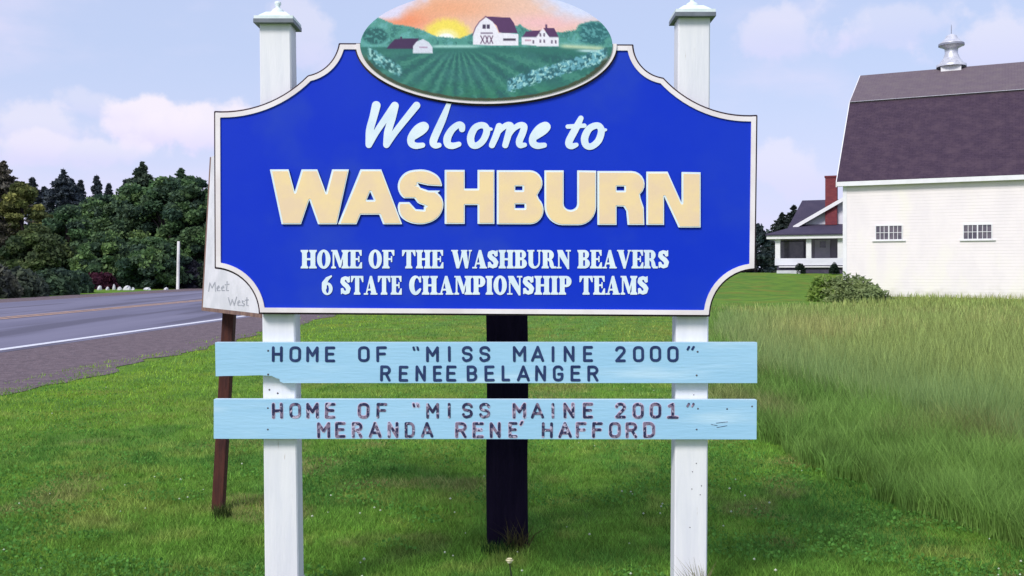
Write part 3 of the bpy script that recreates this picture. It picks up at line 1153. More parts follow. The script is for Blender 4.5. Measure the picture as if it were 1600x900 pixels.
random.seed(3)
b1 = board('name_board', [(336, 535), (1183, 535), (1183, 598.5), (443, 598.5), (438, 596.5), (436.5, 592), (431, 590.5), (424, 587.2), (405, 586.2), (380, 587.0), (350, 587.4), (337, 588)],
           'upper pale blue name board with a piece split off its lower left')
b2 = board('name_board', [(334, 624), (1182.5, 625), (1182, 686.5), (334, 685.5)], 'lower pale blue name board with peeling letters')

PILL = lambda w, a0=0: None


def gothic(ch):
    """stroke capitals in a unit box (y up), 0..w wide"""
    w = .66
    r = .085
    l, rr, b, t = r, w - r, r, 1 - r
    k = .20
    def rr_arc(cx, cy, a0, a1, n=5, q=k):
        return [(cx + q * math.cos(R(a0 + (a1 - a0) * i / n)), cy + q * math.sin(R(a0 + (a1 - a0) * i / n))) for i in range(n + 1)]
    if ch in 'O0':
        p = rr_arc(rr - k, t - k, 0, 90) + rr_arc(l + k, t - k, 90, 180) + rr_arc(l + k, b + k, 180, 270) + rr_arc(rr - k, b + k, 270, 360)
        return w, [p + [p[0]]]
    if ch == 'H':
        return w, [[(l, b), (l, t)], [(rr, b), (rr, t)], [(l, .5), (rr, .5)]]
    if ch == 'M':
        return w + .12, [[(l, b), (l, t), (w / 2 + .06, .42), (rr + .12, t), (rr + .12, b)]]
    if ch == 'N':
        return w, [[(l, b), (l, t), (rr, b), (rr, t)]]
    if ch == 'E':
        return w - .04, [[(rr - .04, t), (l, t), (l, b), (rr - .04, b)], [(l, .52), (rr - .1, .52)]]
    if ch == 'F':
        return w - .04, [[(rr - .04, t), (l, t), (l, b)], [(l, .52), (rr - .1, .52)]]
    if ch == 'L':
        return w - .08, [[(l, t), (l, b), (rr - .08, b)]]
    if ch == 'I':
        return .17, [[(.085, b), (.085, t)]]
    if ch == 'A':
        return w + .08, [[(l - .01, b), (w / 2 + .04, t), (rr + .09, b)], [(l + .11, .32), (rr - .03, .32)]]
    if ch == 'S':
        return w, [rr_arc(rr - k, t - k, 10, 90) + rr_arc(l + k, t - k, 90, 230) + rr_arc(rr - k, b + k + .03, 60, -90) + rr_arc(l + k, b + k, 270, 190)]
    if ch == 'R':
        q = .21
        return w, [[(l, b), (l, t)] + [(rr - q + q * math.cos(R(a)), t - q + q * math.sin(R(a))) for a in range(90, -91, -20)] + [(l, t - 2 * q)], [(rr - .22, t - 2 * q), (rr, b)]]
    if ch == 'B':
        q = .205
        q2 = (t - b - 2 * q) / 2
        return w, [[(l, t)] + [(rr - .02 - q + q * math.cos(R(a)), t - q + q * math.sin(R(a))) for a in range(90, -91, -20)] + [(l, t - 2 * q)],
                   [(l, t - 2 * q)] + [(rr - q2 + q2 * math.cos(R(a)), b + q2 + q2 * math.sin(R(a))) for a in range(90, -91, -20)] + [(l, b), (l, t)]]
    if ch == 'D':
        return w, [[(l, b), (l, t)] + rr_arc(rr - .24, t - .24, 90, 0, q=.24) + rr_arc(rr - .24, b + .24, 0, -90, q=.24) + [(l, b)]]
    if ch == 'G':
        p = rr_arc(rr - k, t - k, 10, 90) + rr_arc(l + k, t - k, 90, 180) + rr_arc(l + k, b + k, 180, 270) + rr_arc(rr - k, b + k, 270, 360)
        return w, [p + [(rr, .46), (rr - .22, .46)]]
    if ch == '2':
        return w, [rr_arc(l + k, t - k, 170, 90) + rr_arc(rr - k, t - k, 90, -35) + [(l, b), (rr, b)]]
    if ch == '1':
        return w, [[(w * .2, .80), (w / 2, t), (w / 2, b)], [(w * .12, b), (w * .88, b)]]
    if ch == '"':
        return .5, [[(.12, .93), (.16, .78)], [(.36, .93), (.40, .78)]]
    if ch == 'q':
        return .5, [[(.16, .93), (.08, .78)], [(.42, .93), (.34, .78)]]
    if ch == "'":
        return .2, [[(.14, 1.02), (.06, .84)]]
    return w, []


def board_letter(ch, x0, x1, ytop, ybot, parent, worn, h=0.45):
    wd, strokes = gothic(ch)
    sy = ybot - ytop
    sx = (x1 - x0) / wd
    r = 2.15
    jit = lambda a: random.uniform(-a, a)
    dx, dy, rot = jit(.35), jit(.3), jit(.02)
    s = Shape()
    ghost = Shape()
    cx, cy = (x0 + x1) / 2, (ytop + ybot) / 2

    def T(p):
        x, y = x0 + p[0] * sx + dx, ybot - p[1] * sy + dy
        return (x + rot * (y - cy), y - rot * (x - cx))
    for st in strokes:
        s.stroke([T(p) for p in st], r * (.8 if ch in "\"q'" else 1))
        ghost.stroke([T(p) for p in st], r + 0.9)
    mb = MB()
    slab(mb, s.loops(h), YB - 0.0022, YB - 0.0004, 0, plane=YB)
    o = mb.build('letter', M['vinyl_worn'] if worn else M['vinyl'], parent)
    if worn:
        gp = ghost.loops(h)
        return gp
    return []


line1 = [('H', 425, 442), ('O', 452, 470.5), ('M', 479, 498), ('E', 508, 524), ('O', 559, 577.5), ('F', 588, 605), ('"', 643, 656), ('M', 666, 686),
         ('I', 700, 704.4), ('S', 721.5, 738.5), ('S', 748.5, 766), ('M', 801, 822), ('A', 829.5, 850), ('I', 862, 866.4), ('N', 880.5, 897.5), ('E', 911, 926.5),
         ('2', 961, 977.5), ('0', 988.5, 1006), ('0', 1015, 1033), ('0', 1042, 1060), ('q', 1072, 1086)]
line1b = [('R', 594, 610.5), ('E', 623, 637.5), ('N', 649, 665), ('E', 677, 690.5), ('E', 697.5, 713.5), ('B', 729, 745.5), ('E', 756.5, 772.5), ('L', 784, 797),
          ('A', 808, 828), ('N', 836, 853), ('G', 863.5, 880), ('E', 891, 907), ('R', 917.5, 935)]
line2b = [('M', 496, 516), ('E', 524, 540), ('R', 550, 566), ('A', 576.5, 596), ('N', 606, 622.5), ('D', 632.5, 648), ('A', 658, 677), ('R', 711, 729), ('E', 738, 755.5),
          ('N', 765, 782), ('E', 795, 808), ("'", 812, 818), ('H', 846.5, 864), ('A', 872, 893), ('F', 899.5, 916), ('F', 925.5, 942), ('O', 951.5, 970), ('R', 977.5, 995.5), ('D', 1005, 1023.5)]
for c, a, b in line1:
    board_letter(c, a, b, 541 if a < 720 else 540.5, 565.5, b1, False)
for c, a, b in line1b:
    board_letter(c, a, b, 571, 596, b1, False)
ghosts = []
for c, a, b in line1:
    if c == '0' and a > 1040:
        c = '1'
    ghosts += [board_letter(c, a, b, 629.5, 653.8, b2, True)]
for c, a, b in line2b:
    ghosts += [board_letter(c, a, b, 659.5, 684, b2, True)]
for gl in ghosts:
    if random.random() < 0.6:
        mb = MB()
        slab(mb, gl, YB - 0.0008, YB - 0.0002, 0, plane=YB)
        mb.build('glue_residue', M['residue'], b2)


def nails(pts, parent, Yf, r=1.6):
    for px, py in pts:
        mb = MB()
        x, _, z = P(px, py, Yf)
        rr = r * Yf / F
        vs = [(x, Yf - 0.003, z)] + [(x + rr * math.cos(k * math.pi / 4), Yf - 0.001, z + rr * math.sin(k * math.pi / 4)) for k in range(8)]
        mb.add(vs, [(0, 1 + k, 1 + (k + 1) % 8) for k in range(8)])
        mb.build('nail', M['nail'], parent)


nails([(419, 548), (1090, 549.5), (1088.5, 586.5), (419, 585)], b1, YB)
nails([(418.5, 637.5), (418.5, 671), (1090.5, 638.5), (1088.5, 671), (1136, 639), (1175, 635)], b2, YB, 1.4)
nails([(421, 609), (434, 614.5)], POST_L, 4.447, 1.5)
nails([(1088, 724), (1082, 737), (1081, 764), (1096, 759), (1094, 773), (1078, 824), (1084, 617)], POST_R, 4.447, 0.9)
# small scratches on the lower board's right end
mb = MB()
for (x0, y0, x1, y1) in ((1119, 661, 1137, 659), (1111, 663, 1121, 665), (1120, 668, 1136, 665)):
    a = Shape().stroke([(x0, y0), (x1, y1)], 0.32)
    slab(mb, a.loops(0.25), YB - 0.0012, YB - 0.0003, 0, plane=YB)
mb.build('scratch', M['vinyl_worn'], b2)

# ------------------------------------------------------------------ dark post behind the sign
mb = MB()
x0, x1 = (760 - 800) * 5.36 / F, (825 - 800) * 5.36 / F
n = 10
for i in range(n + 1):
    z = -0.3 + 2.6 * i / n
    wv = 0.003 * math.sin(i * 1.7)
    mb.v += [(x0 + wv, 5.36, z), (x1 + wv, 5.36, z), (x1 + wv, 5.59, z), (x0 + wv, 5.59, z)]
for i in range(n):
    for k in range(4):
        mb.f.append((i * 4 + k, i * 4 + (k + 1) % 4, (i + 1) * 4 + (k + 1) % 4, (i + 1) * 4 + k))
mb.f.append((n * 4, n * 4 + 1, n * 4 + 2, n * 4 + 3))
mb.m = [0] * len(mb.f)
dp = mb.build('timber_post', M['dark_wood'])
bevel(dp, 0.012)
tag(dp, 'thick black timber post standing behind the middle of the blue sign', 'post')

# ------------------------------------------------------------------ small leaning sign at the left, behind
ls = thing('roadside_sign', (P(338, 800, 6.15)[0], 6.15, 0), 'small faded white sign with brown edge on a leaning brown post behind the blue sign', 'sign')
zb_, zt_ = 1.278, 2.226
bl = Vector(((317 - 800) * 6.2 / F, 6.2, zb_))
br = Vector(((455 - 800) * 4.85 / F, 4.85, zb_))
up = Vector((0.052, 0.0, zt_ - zb_))
nrm = (br - bl).cross(up).normalized()
if nrm.y > 0:
    nrm = -nrm
mb = MB()
mb.prism([bl, br, br + up, bl + up], -nrm * 0.018)
pn = mb.build('sign_panel', M['panel_white'], ls)
mb = MB()
du = (br - bl).normalized()
uu = up.normalized()
for (a, b2_, sd) in ((bl - du * .030, bl + up - du * .030, du), (bl - uu * .022 - du * .03, br - uu * .022, uu)):
    e = sd * (.030 if sd is du else .022)
    mb.prism([a, b2_, b2_ + e, a + e], -nrm * 0.03)
fr = mb.build('sign_frame', M['frame_brown'], ls)
mb = MB()
pb = Vector(P(338, 800, 6.15)) - Vector((0.012, 0, 0.25))
pt = Vector(P(356, 490, 6.17))
dirp = (pt - pb)
pt2 = pb + dirp * 1.72
mb.prism([pb + Vector((-.036, 0, 0)), pb + Vector((.036, 0, 0)), pt2 + Vector((.036, 0, 0)), pt2 + Vector((-.036, 0, 0))], (0, .07, 0))
lp = bevel(mb.build('post', M['brown_wood'], ls), 0.006)


def on_panel(px, py):
    """point of the leaning panel seen at a photo pixel"""
    d = Vector(((px - 800) / F, 1, -(py - HZ) / F))
    o = Vector((0, 0, EYE))
    t = (bl - o).dot(nrm) / d.dot(nrm)
    return o + d * t + nrm * 0.001


def panel_word(strokes, r):
    for glyph in strokes:
        s = Shape()
        for st in glyph:
            s.stroke(st, r)
        lps = s.loops(0.4)
        flat = [p for q in lps for p in q]
        tris = tessellate_polygon([[Vector((x, y, 0)) for x, y in q] for q in lps])
        mesh_obj('letter', [on_panel(*p) for p in flat], [tuple(t) for t in tris], M['grey_script'], pn)


panel_word([[[(326, 455), (328, 442), (331.5, 450), (336, 441), (337, 455)]],
            [[(339, 451), (343, 449), (342, 446.5), (339.5, 449), (340, 454), (344, 454)]],
            [[(346, 451), (350, 449), (349, 446.5), (346.5, 449), (347, 454), (351, 454)]],
            [[(355, 440), (354, 454), (357, 454)], [(352, 445), (358, 444)]]], 0.75)
panel_word([[[(357, 465), (360, 477), (363, 468), (366, 477), (370, 464)]],
            [[(371, 474), (375, 472), (374, 469.5), (371.5, 472), (372, 477), (376, 477)]],
            [[(382, 471), (379, 470), (379, 473), (382, 475), (381, 478), (377.5, 477)]],
            [[(386, 465), (385.5, 477), (388, 477.5)], [(383.5, 469), (388.5, 468.5)]]], 0.75)

# ------------------------------------------------------------------ barn
M['barn_wall'] = material('barn_white_clapboard', (0.86, 0.795, 0.80), (0.81, 0.75, 0.765), scale=1.1, rough=0.7, stretch=(1, 1, .5),
                          c3=(0.86, 0.81, 0.76), c3scale=0.7, c3lo=0.5, c3hi=0.7)
_t = M['barn_wall'].node_tree
_b = _t.nodes['Principled BSDF']
_src = _b.inputs['Base Color'].links[0].from_socket
_tc = _t.nodes.new('ShaderNodeTexCoord')
_sp = _t.nodes.new('ShaderNodeSeparateXYZ')
_t.links.new(_tc.outputs['Object'], _sp.inputs[0])
_n = _t.nodes.new('ShaderNodeTexNoise')
_n.inputs['Scale'].default_value = 1.4
_n.inputs['Detail'].default_value = 8
_t.links.new(_tc.outputs['Object'], _n.inputs['Vector'])
_h = mth('ADD', _sp.outputs[2], mth('MULTIPLY', _n.outputs['Fac'], -1.6, tree=_t), tree=_t)
_g = maprange(_h, -.2, -.75, 0, .55, tree=_t)
_t.links.new(mixc(_g, _src, (.52, .49, .42), tree=_t), _b.inputs['Base Color'])
M['barn_trim'] = material('barn_white_trim', (0.82, 0.81, 0.84), (0.76, 0.75, 0.78), scale=3, rough=0.6)


def shingle_mat(name, c1, c2, c3):
    m = bpy.data.materials.new(name)
    m.use_nodes = True
    t = m.node_tree
    b = t.nodes['Principled BSDF']
    b.inputs['Roughness'].default_value = 0.9
    b.inputs['Specular IOR Level'].default_value = 0.2
    tcn = t.nodes.new('ShaderNodeTexCoord')
    br_ = t.nodes.new('ShaderNodeTexBrick')
    br_.inputs['Scale'].default_value = 1.0
    br_.inputs['Brick Width'].default_value = 0.30
    br_.inputs['Row Height'].default_value = 0.14
    br_.inputs['Mortar Size'].default_value = 0.012
    br_.inputs['Mortar Smooth'].default_value = 0.5
    br_.inputs['Color1'].default_value = (*c1, 1)
    br_.inputs['Color2'].default_value = (*c2, 1)
    br_.inputs['Mortar'].default_value = (c1[0] * .8, c1[1] * .8, c1[2] * .8, 1)
    t.links.new(tcn.outputs['UV'], br_.inputs['Vector'])
    no = t.nodes.new('ShaderNodeTexNoise')
    no.inputs['Scale'].default_value = 1.6
    no.inputs['Detail'].default_value = 8
    no.inputs['Roughness'].default_value = 0.7
    t.links.new(tcn.outputs['UV'], no.inputs['Vector'])
    col = mixc(maprange(no.outputs['Fac'], 0.4, 0.7, 0, .8, tree=t), br_.outputs['Color'], c3, tree=t)
    t.links.new(col, b.inputs['Base Color'])
    bn = t.nodes.new('ShaderNodeBump')
    bn.inputs['Strength'].default_value = 0.5
    bn.inputs['Distance'].default_value = 0.02
    t.links.new(br_.outputs['Fac'], bn.inputs['Height'])
    bn.invert = True
    t.links.new(bn.outputs[0], b.inputs['Normal'])
    return m


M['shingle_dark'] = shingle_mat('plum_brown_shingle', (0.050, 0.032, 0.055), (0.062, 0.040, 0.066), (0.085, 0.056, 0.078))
M['shingle_skylit'] = shingle_mat('grey_skylit_shingle', (0.140, 0.108, 0.132), (0.152, 0.118, 0.142), (0.170, 0.138, 0.146))  # upper slopes: brighter light from sky and sun put into the colour
M['house_shingle'] = shingle_mat('slate_blue_shingle', (0.055, 0.048, 0.085), (0.06, 0.052, 0.09), (0.075, 0.062, 0.10))
M['glass'] = material('dark_window_glass', (0.15, 0.125, 0.155), (0.08, 0.07, 0.10), scale=2.5, rough=0.12, spec=0.6)
M['metal_white'] = material('galvanised_white_metal', (0.70, 0.70, 0.76), (0.52, 0.53, 0.60), scale=4, rough=0.4, metal=0.35)
M['metal_dark'] = material('ventilator_dark_metal', (0.24, 0.25, 0.32), (0.32, 0.33, 0.40), scale=4, rough=0.5, metal=0.3)

BA = R(26.5)
BC = Vector((16.85, 50.0, 0))
bu = Vector((math.cos(BA), -math.sin(BA), 0))
bnk = Vector((math.sin(BA), math.cos(BA), 0))


def B(s, d, z):
    p = BC + bu * s + bnk * d
    return (p.x, p.y, z)


barn = thing('barn', B(0, 0, 0.1), 'big white gambrel barn with plum brown roof beyond the field', 'barn')
LEN = 24.0
WID = 18.0
ZB, ZE = -0.1, 6.30
brk_d, brk_z = 4.5, 10.83
rid_z = 13.12
# front wall with real clapboard laps
mb = MB()
rowh = 0.155
nrow = int((ZE - 0.45 - ZB) / rowh)
prof = []
for i in range(nrow):
    z0 = ZB + i * rowh
    prof += [(0.0, z0), (0.007, z0 + rowh)]


def lap_wall(s0, s1, d, sign_, mbx):
    vs = []
    for (t, z) in prof:
        vs.append(B(s0, d + sign_ * t, z))
        vs.append(B(s1, d + sign_ * t, z))
    fs = [(2 * i, 2 * i + 1, 2 * i + 3, 2 * i + 2) for i in range(len(prof) - 1)]
    mbx.add(vs, fs)


lap_wall(0, LEN, 0, 1, mb)
top = ZB + nrow * rowh
mb.box((0, .02, top - .01), (LEN, .12, ZE), fr=B)
# gable ends and back
for s0 in (0.0, LEN):
    poly = [B(s0, .016, ZB), B(s0, WID, ZB), B(s0, WID, ZE), B(s0, WID - brk_d, brk_z - .1), B(s0, WID / 2, rid_z - .1), B(s0, brk_d, brk_z - .1), B(s0, 0.016, ZE)]
    mb.add(poly, [tuple(range(7))])
mb.add([B(0, WID, ZB), B(LEN, WID, ZB), B(LEN, WID, ZE), B(0, WID, ZE)], [(0, 1, 2, 3)])
mb.build('wall', M['barn_wall'], barn)
mb = MB()
mb.box((-.03, -.03, ZB), (.16, .0, ZE - .3), fr=B)
mb.box((-.03, .0, ZB), (.0, .16, ZE - .3), fr=B)
mb.build('corner_board', M['barn_trim'], barn)


def roof_slab(name, s0, s1, a, b, th, mat, parent, fr=B):
    """a,b = (d,z) of lower and upper edge; UV in metres"""
    (d0, z0), (d1, z1) = a, b
    ln_ = math.hypot(d1 - d0, z1 - z0)
    nd, nz_ = -(z1 - z0) / ln_, (d1 - d0) / ln_
    if nz_ < 0:
        nd, nz_ = -nd, -nz_
    vs = [fr(s0, d0, z0), fr(s1, d0, z0), fr(s1, d1, z1), fr(s0, d1, z1)]
    vs += [fr(s0, d0 - nd * th, z0 - nz_ * th), fr(s1, d0 - nd * th, z0 - nz_ * th), fr(s1, d1 - nd * th, z1 - nz_ * th), fr(s0, d1 - nd * th, z1 - nz_ * th)]
    o = mesh_obj(name, vs, [(0, 1, 2, 3), (7, 6, 5, 4), (0, 4, 5, 1), (1, 5, 6, 2), (2, 6, 7, 3), (3, 7, 4, 0)], mat, parent)
    uv = o.data.uv_layers.new(name='UVMap')
    for poly in o.data.polygons:
        for li in poly.loop_indices:
            k = o.data.loops[li].vertex_index % 4
            uv.data[li].uv = ((0, 0), (s1 - s0, 0), (s1 - s0, ln_), (0, ln_))[k]
    return o


OV = 0.28
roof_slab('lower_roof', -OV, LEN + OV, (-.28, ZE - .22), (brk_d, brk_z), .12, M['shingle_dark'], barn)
roof_slab('upper_roof', -OV, LEN + OV, (brk_d - .12, brk_z + .01), (WID / 2, rid_z), .12, M['shingle_skylit'], barn)
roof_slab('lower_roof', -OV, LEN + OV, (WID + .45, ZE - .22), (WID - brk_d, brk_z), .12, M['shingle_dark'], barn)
roof_slab('upper_roof', -OV, LEN + OV, (WID - brk_d + .12, brk_z + .01), (WID / 2 + .01, rid_z), .12, M['shingle_skylit'], barn)
mb = MB()
mb.box((-OV, -.33, ZE - .46), (LEN + OV, -.285, ZE - .24), fr=B)
mb.box((-OV, -.285, ZE - .46), (LEN + OV, -.0, ZE - .42), fr=B)
mb.build('eave_trim', M['barn_trim'], barn)
mb = MB()
for (a, b) in (((-.31, ZE - .24), (brk_d, brk_z)), ((brk_d, brk_z), (WID / 2, rid_z))):
    (d0, z0), (d1, z1) = a, b
    mb.add([B(-OV - .01, d0, z0 + .01), B(-OV - .01, d1, z1 + .01), B(-OV - .01, d1, z1 - .26), B(-OV - .01, d0, z0 - .26),
            B(-OV - .05, d0, z0 + .01), B(-OV - .05, d1, z1 + .01), B(-OV - .05, d1, z1 - .26), B(-OV - .05, d0, z0 - .26)],
           [(0, 1, 2, 3), (4, 5, 6, 7), (0, 1, 5, 4), (1, 2, 6, 5), (2, 3, 7, 6), (3, 0, 4, 7)])
mb.build('rake_trim', M['barn_trim'], barn)
mb = MB()
mb.box((-OV, brk_d - .16, brk_z + .0), (LEN + OV, brk_d - .12, brk_z + .018), fr=B)
mb.build('roof_flashing', M['metal_white'], barn)


def barn_s(px, d=0.0):
    """distance along the barn wall at a photo column"""
    k = (px - 800) / F
    o = BC + bnk * d
    return (k * o.y - o.x) / (bu.x - k * bu.y)


def barn_z(px, py, d=0.0):
    s = barn_s(px, d)
    Yd = (BC + bnk * d + bu * s).y
    return EYE - (py - HZ) * Yd / F


for (xa, xb, ya, yb) in ((1369, 1409, 353, 374), (1506, 1549, 351.5, 373)):
    s0, s1 = barn_s(xa), barn_s(xb)
    z1 = barn_z((xa + xb) / 2, ya)
    z0 = barn_z((xa + xb) / 2, yb)
    mb = MB()
    fw = .045
    mb.box((s0 - fw, -.06, z0 - fw), (s1 + fw, -.01, z0), fr=B)
    mb.box((s0 - fw, -.06, z1), (s1 + fw, -.01, z1 + fw), fr=B)
    mb.box((s0 - fw, -.06, z0), (s0, -.01, z1), fr=B)
    mb.box((s1, -.06, z0), (s1 + fw, -.01, z1), fr=B)
    smid = (s0 + s1) / 2
    mb.box((smid - .03, -.06, z0), (smid + .03, -.01, z1), fr=B)
    wn = mb.build('window', M['barn_trim'], barn)
    mb = MB()
    for (a, b) in ((s0, smid - .03), (smid + .03, s1)):
        for k in (1, 2):
            q = a + (b - a) * k / 3
            mb.box((q - .012, -.045, z0), (q + .012, -.015, z1), fr=B)
        zm = (z0 + z1) / 2
        mb.box((a, -.044, zm - .012), (b, -.016, zm + .012), fr=B)
    mb.build('muntin', M['barn_trim'], wn)
    mb = MB()
    mb.box((s0, -.02, z0), (s1, -.002, z1), fr=B)
    mb.build('glass', M['glass'], wn)
    mb = MB()
    mb.box((s0 - .18, -.08, z0 - fw - .05), (s1 + .18, -.01, z0 - fw - .002), fr=B)
    mb.build('sill', M['barn_trim'], wn)

# ventilator on the ridge
cs = barn_s(1486.5, WID / 2)
yc = (BC + bnk * WID / 2 + bu * cs).y
mpx = yc / F
cup = MB()
cz = lambda py: EYE - (py - HZ) * yc / F
hw = 19.5 * mpx / 1.35
cup.box((cs - hw, WID / 2 - hw, cz(132)), (cs + hw, WID / 2 + hw, cz(104)), fr=B)
cup.build('cupola_base', M['barn_trim'], barn)
cc = B(cs, WID / 2, 0)
vt = MB()
vt.lathe((cc[0], cc[1], 0), [(22 * mpx, cz(105)), (22 * mpx, cz(101.5)), (18 * mpx, cz(99.5)), (12 * mpx, cz(91)), (9.5 * mpx, cz(84)), (9.5 * mpx, cz(80))], 24, 0)
vt.lathe((cc[0], cc[1], 0), [(9.6 * mpx, cz(80)), (10 * mpx, cz(76)), (18 * mpx, cz(72)), (18.5 * mpx, cz(68)), (15 * mpx, cz(66)), (10 * mpx, cz(61)), (7.5 * mpx, cz(56)), (3 * mpx, cz(53.5)), (0.6 * mpx, cz(53))], 24, 0)
vt.lathe((cc[0], cc[1], 0), [(19 * mpx, cz(71.8)), (19 * mpx, cz(68.8))], 24, 1)
vt.lathe((cc[0], cc[1], 0), [(0.7 * mpx, cz(53)), (0.5 * mpx, cz(40)), (0.05 * mpx, cz(38))], 8, 1)
vt.build('ventilator', [M['metal_white'], M['metal_dark']], barn, smooth=True)

# ------------------------------------------------------------------ farmhouse
M['house_wall'] = material('house_white_siding', (0.74, 0.74, 0.82), (0.68, 0.68, 0.77), scale=1.2, rough=0.7, stretch=(.6, .6, 3))
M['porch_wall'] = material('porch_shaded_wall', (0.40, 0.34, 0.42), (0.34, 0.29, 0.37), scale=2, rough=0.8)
M['brick'] = shingle_mat('red_brick_chimney', (0.20, 0.045, 0.055), (0.25, 0.065, 0.07), (0.15, 0.04, 0.06))
M['door_paint'] = material('house_door_paint', (0.62, 0.55, 0.66), (0.55, 0.50, 0.60), scale=3, rough=0.6)
M['lattice'] = material('porch_dark_skirt', (0.055, 0.05, 0.085), (0.08, 0.07, 0.11), scale=5, rough=0.9)
HY = 75.0
q = HY / F


def Hx(px, Yd=HY):
    return (px - 800) * Yd / F


def Hz(py, Yd=HY):
    return EYE - (py - HZ) * Yd / F


house = thing('farmhouse', (Hx(1270), 77, 1.4), 'white farmhouse with a columned porch and brick chimney, half hidden by the barn', 'house')
GZ0 = 1.25
XR = 34.0
mb = MB()
mb.box((Hx(1247, 77.6), 77.6, GZ0), (XR, 84, Hz(352, 77.6)))
gx0, gx1 = Hx(1249, 77.6), Hx(1247, 77.6) + 2 * (Hx(1345, 77.6) - Hx(1247, 77.6))
gxm = (gx0 + gx1) / 2
gz0 = Hz(352, 77.6) + .003
gz1 = Hz(289, 77.6)
mb.prism([(gx0, 77.6, gz0), (gx1, 77.6, gz0), (gxm, 77.6, gz1)], (0, 8.4, 0))
mb.build('wall', M['house_wall'], house)
# main gable roof (front gable) and rake boards
idf = lambda a, b, c: (a, b, c)
swp = lambda s, d, z: (d, s, z)
roof_slab('main_roof', 76.95, 86.5, (Hx(1242, 77.0), Hz(355, 77.0)), (gxm, gz1 + .16), .14, M['house_shingle'], house, fr=swp)
roof_slab('main_roof', 76.95, 86.5, (gx1 + .45, Hz(355, 77.0)), (gxm + .005, gz1 + .16), .14, M['house_shingle'], house, fr=swp)
mb = MB()
for (xa, za, xb, zb2) in ((Hx(1242, 77.0) - .03, Hz(353, 77.0), gxm, gz1 + .17), (gx1 + .48, Hz(353, 77.0), gxm, gz1 + .17)):
    mb.prism([(xa, 76.86, za), (xb, 76.86, zb2), (xb, 76.86, zb2 - .33), (xa, 76.86, za - .30)], (0, .085, 0))
mb.build('rake_board', M['barn_trim'], house)
# hipped wing roof behind, left of the gable
mb = MB()
rz = Hz(313, 81)
ax0, ax1, ay0, ay1, az = Hx(1238, 78.2) - .8, gxm, 78.3, 84.5, Hz(358, 78.2)
rx0 = Hx(1256, 81) - 1.8
vs = [(ax0, ay0, az), (ax1, ay0, az), (ax1, ay1, az), (ax0, ay1, az), (rx0, 81.2, rz), (ax1, 81.2, rz)]
o = mesh_obj('wing_roof', vs, [(0, 1, 5, 4), (3, 0, 4), (2, 3, 4, 5), (0, 3, 2, 1)], M['house_shingle'], house)
uv = o.data.uv_layers.new(name='UVMap')
for li, lo_ in enumerate(o.data.loops):
    c = vs[lo_.vertex_index]
    uv.data[li].uv = (c[0], c[2] * 1.5)
# chimney
cx0, cx1 = Hx(1284, 77.2), Hx(1300, 77.2)
mb = MB()
mb.box((cx0, 77.15, Hz(352, 77.15)), (cx1, 77.75, Hz(279, 77.15)))
ch = mb.build('chimney', M['brick'], house)
uv = ch.data.uv_layers.new(name='UVMap')
for li, lo_ in enumerate(ch.data.loops):
    c = ch.data.vertices[lo_.vertex_index].co
    uv.data[li].uv = ((c.x + c.y) * 2, c.z * 2)
mb = MB()
mb.box((cx0 - .05, 77.1, Hz(279, 77.15)), (cx1 + .05, 77.8, Hz(276, 77.15)))
mb.build('chimney_cap', M['brick'], ch)
def Hp(px, Yd=HY):
    return Hx(px, Yd) + 1.05


# porch
pz_e = Hz(365.5)
mb = MB()
pe0, pt0 = Hp(1202, 74.5), Hp(1226, 77.6)
ztop = Hz(351, 77.6)
vs = [(pe0, 74.5, pz_e), (XR, 74.5, pz_e), (XR, 77.6, ztop), (pt0, 77.6, ztop), (pe0, 80.5, pz_e), (pe0 + 1.3, 80.5, ztop),
      (pe0, 74.5, pz_e - .1), (XR, 74.5, pz_e - .1), (pe0, 80.5, pz_e - .1)]
o = mesh_obj('porch_roof', vs, [(0, 1, 2, 3), (4, 0, 3, 5), (0, 6, 7, 1), (4, 8, 6, 0)], M['house_shingle'], house)
uv = o.data.uv_layers.new(name='UVMap')
for li, lo_ in enumerate(o.data.loops):
    c = vs[lo_.vertex_index]
    uv.data[li].uv = (c[0], c[2] * 2)
mb = MB()
mb.box((pe0 + .05, 74.62, Hz(373)), (XR, 74.8, pz_e - .1))
mb.box((pe0 + .05, 74.8, Hz(373)), (pe0 + .2, 80.3, pz_e - .1))
mb.box((pe0 + .2, 74.8, pz_e - .16), (XR, 77.6, pz_e - .11))
mb.build('porch_fascia', M['barn_trim'], house)
for (a, b) in ((1211.5, 1218.5), (1255, 1262), (1298, 1305), (1341, 1348)):
    mb = MB()
    mb.box((Hp(a), 75.0, Hz(403.5)), (Hp(b), 75.34, Hz(373)))
    mb.build('porch_column', M['barn_trim'], house)
mb = MB()
mb.box((Hp(1211), 75.0, Hz(414.5)), (XR, 75.3, Hz(403.5)))
mb.box((Hp(1211), 75.3, Hz(414.5)), (Hp(1211) + .25, 77.6, Hz(403.5)))
mb.build('porch_parapet', M['house_wall'], house)
mb = MB()
mb.box((Hp(1217), 74.9, Hz(417.8)), (XR, 75.3, Hz(416)))
mb.build('porch_step', M['barn_trim'], house)
mb = MB()
mb.box((Hp(1214), 75.1, GZ0), (XR, 77.5, Hz(414.6)))
mb.build('porch_base', M['lattice'], house)
mb = MB()
mb.box((Hx(1214, 77.5), 77.50, Hz(414)), (XR, 77.58, pz_e - .2))
mb.build('porch_back_wall', M['porch_wall'], house)
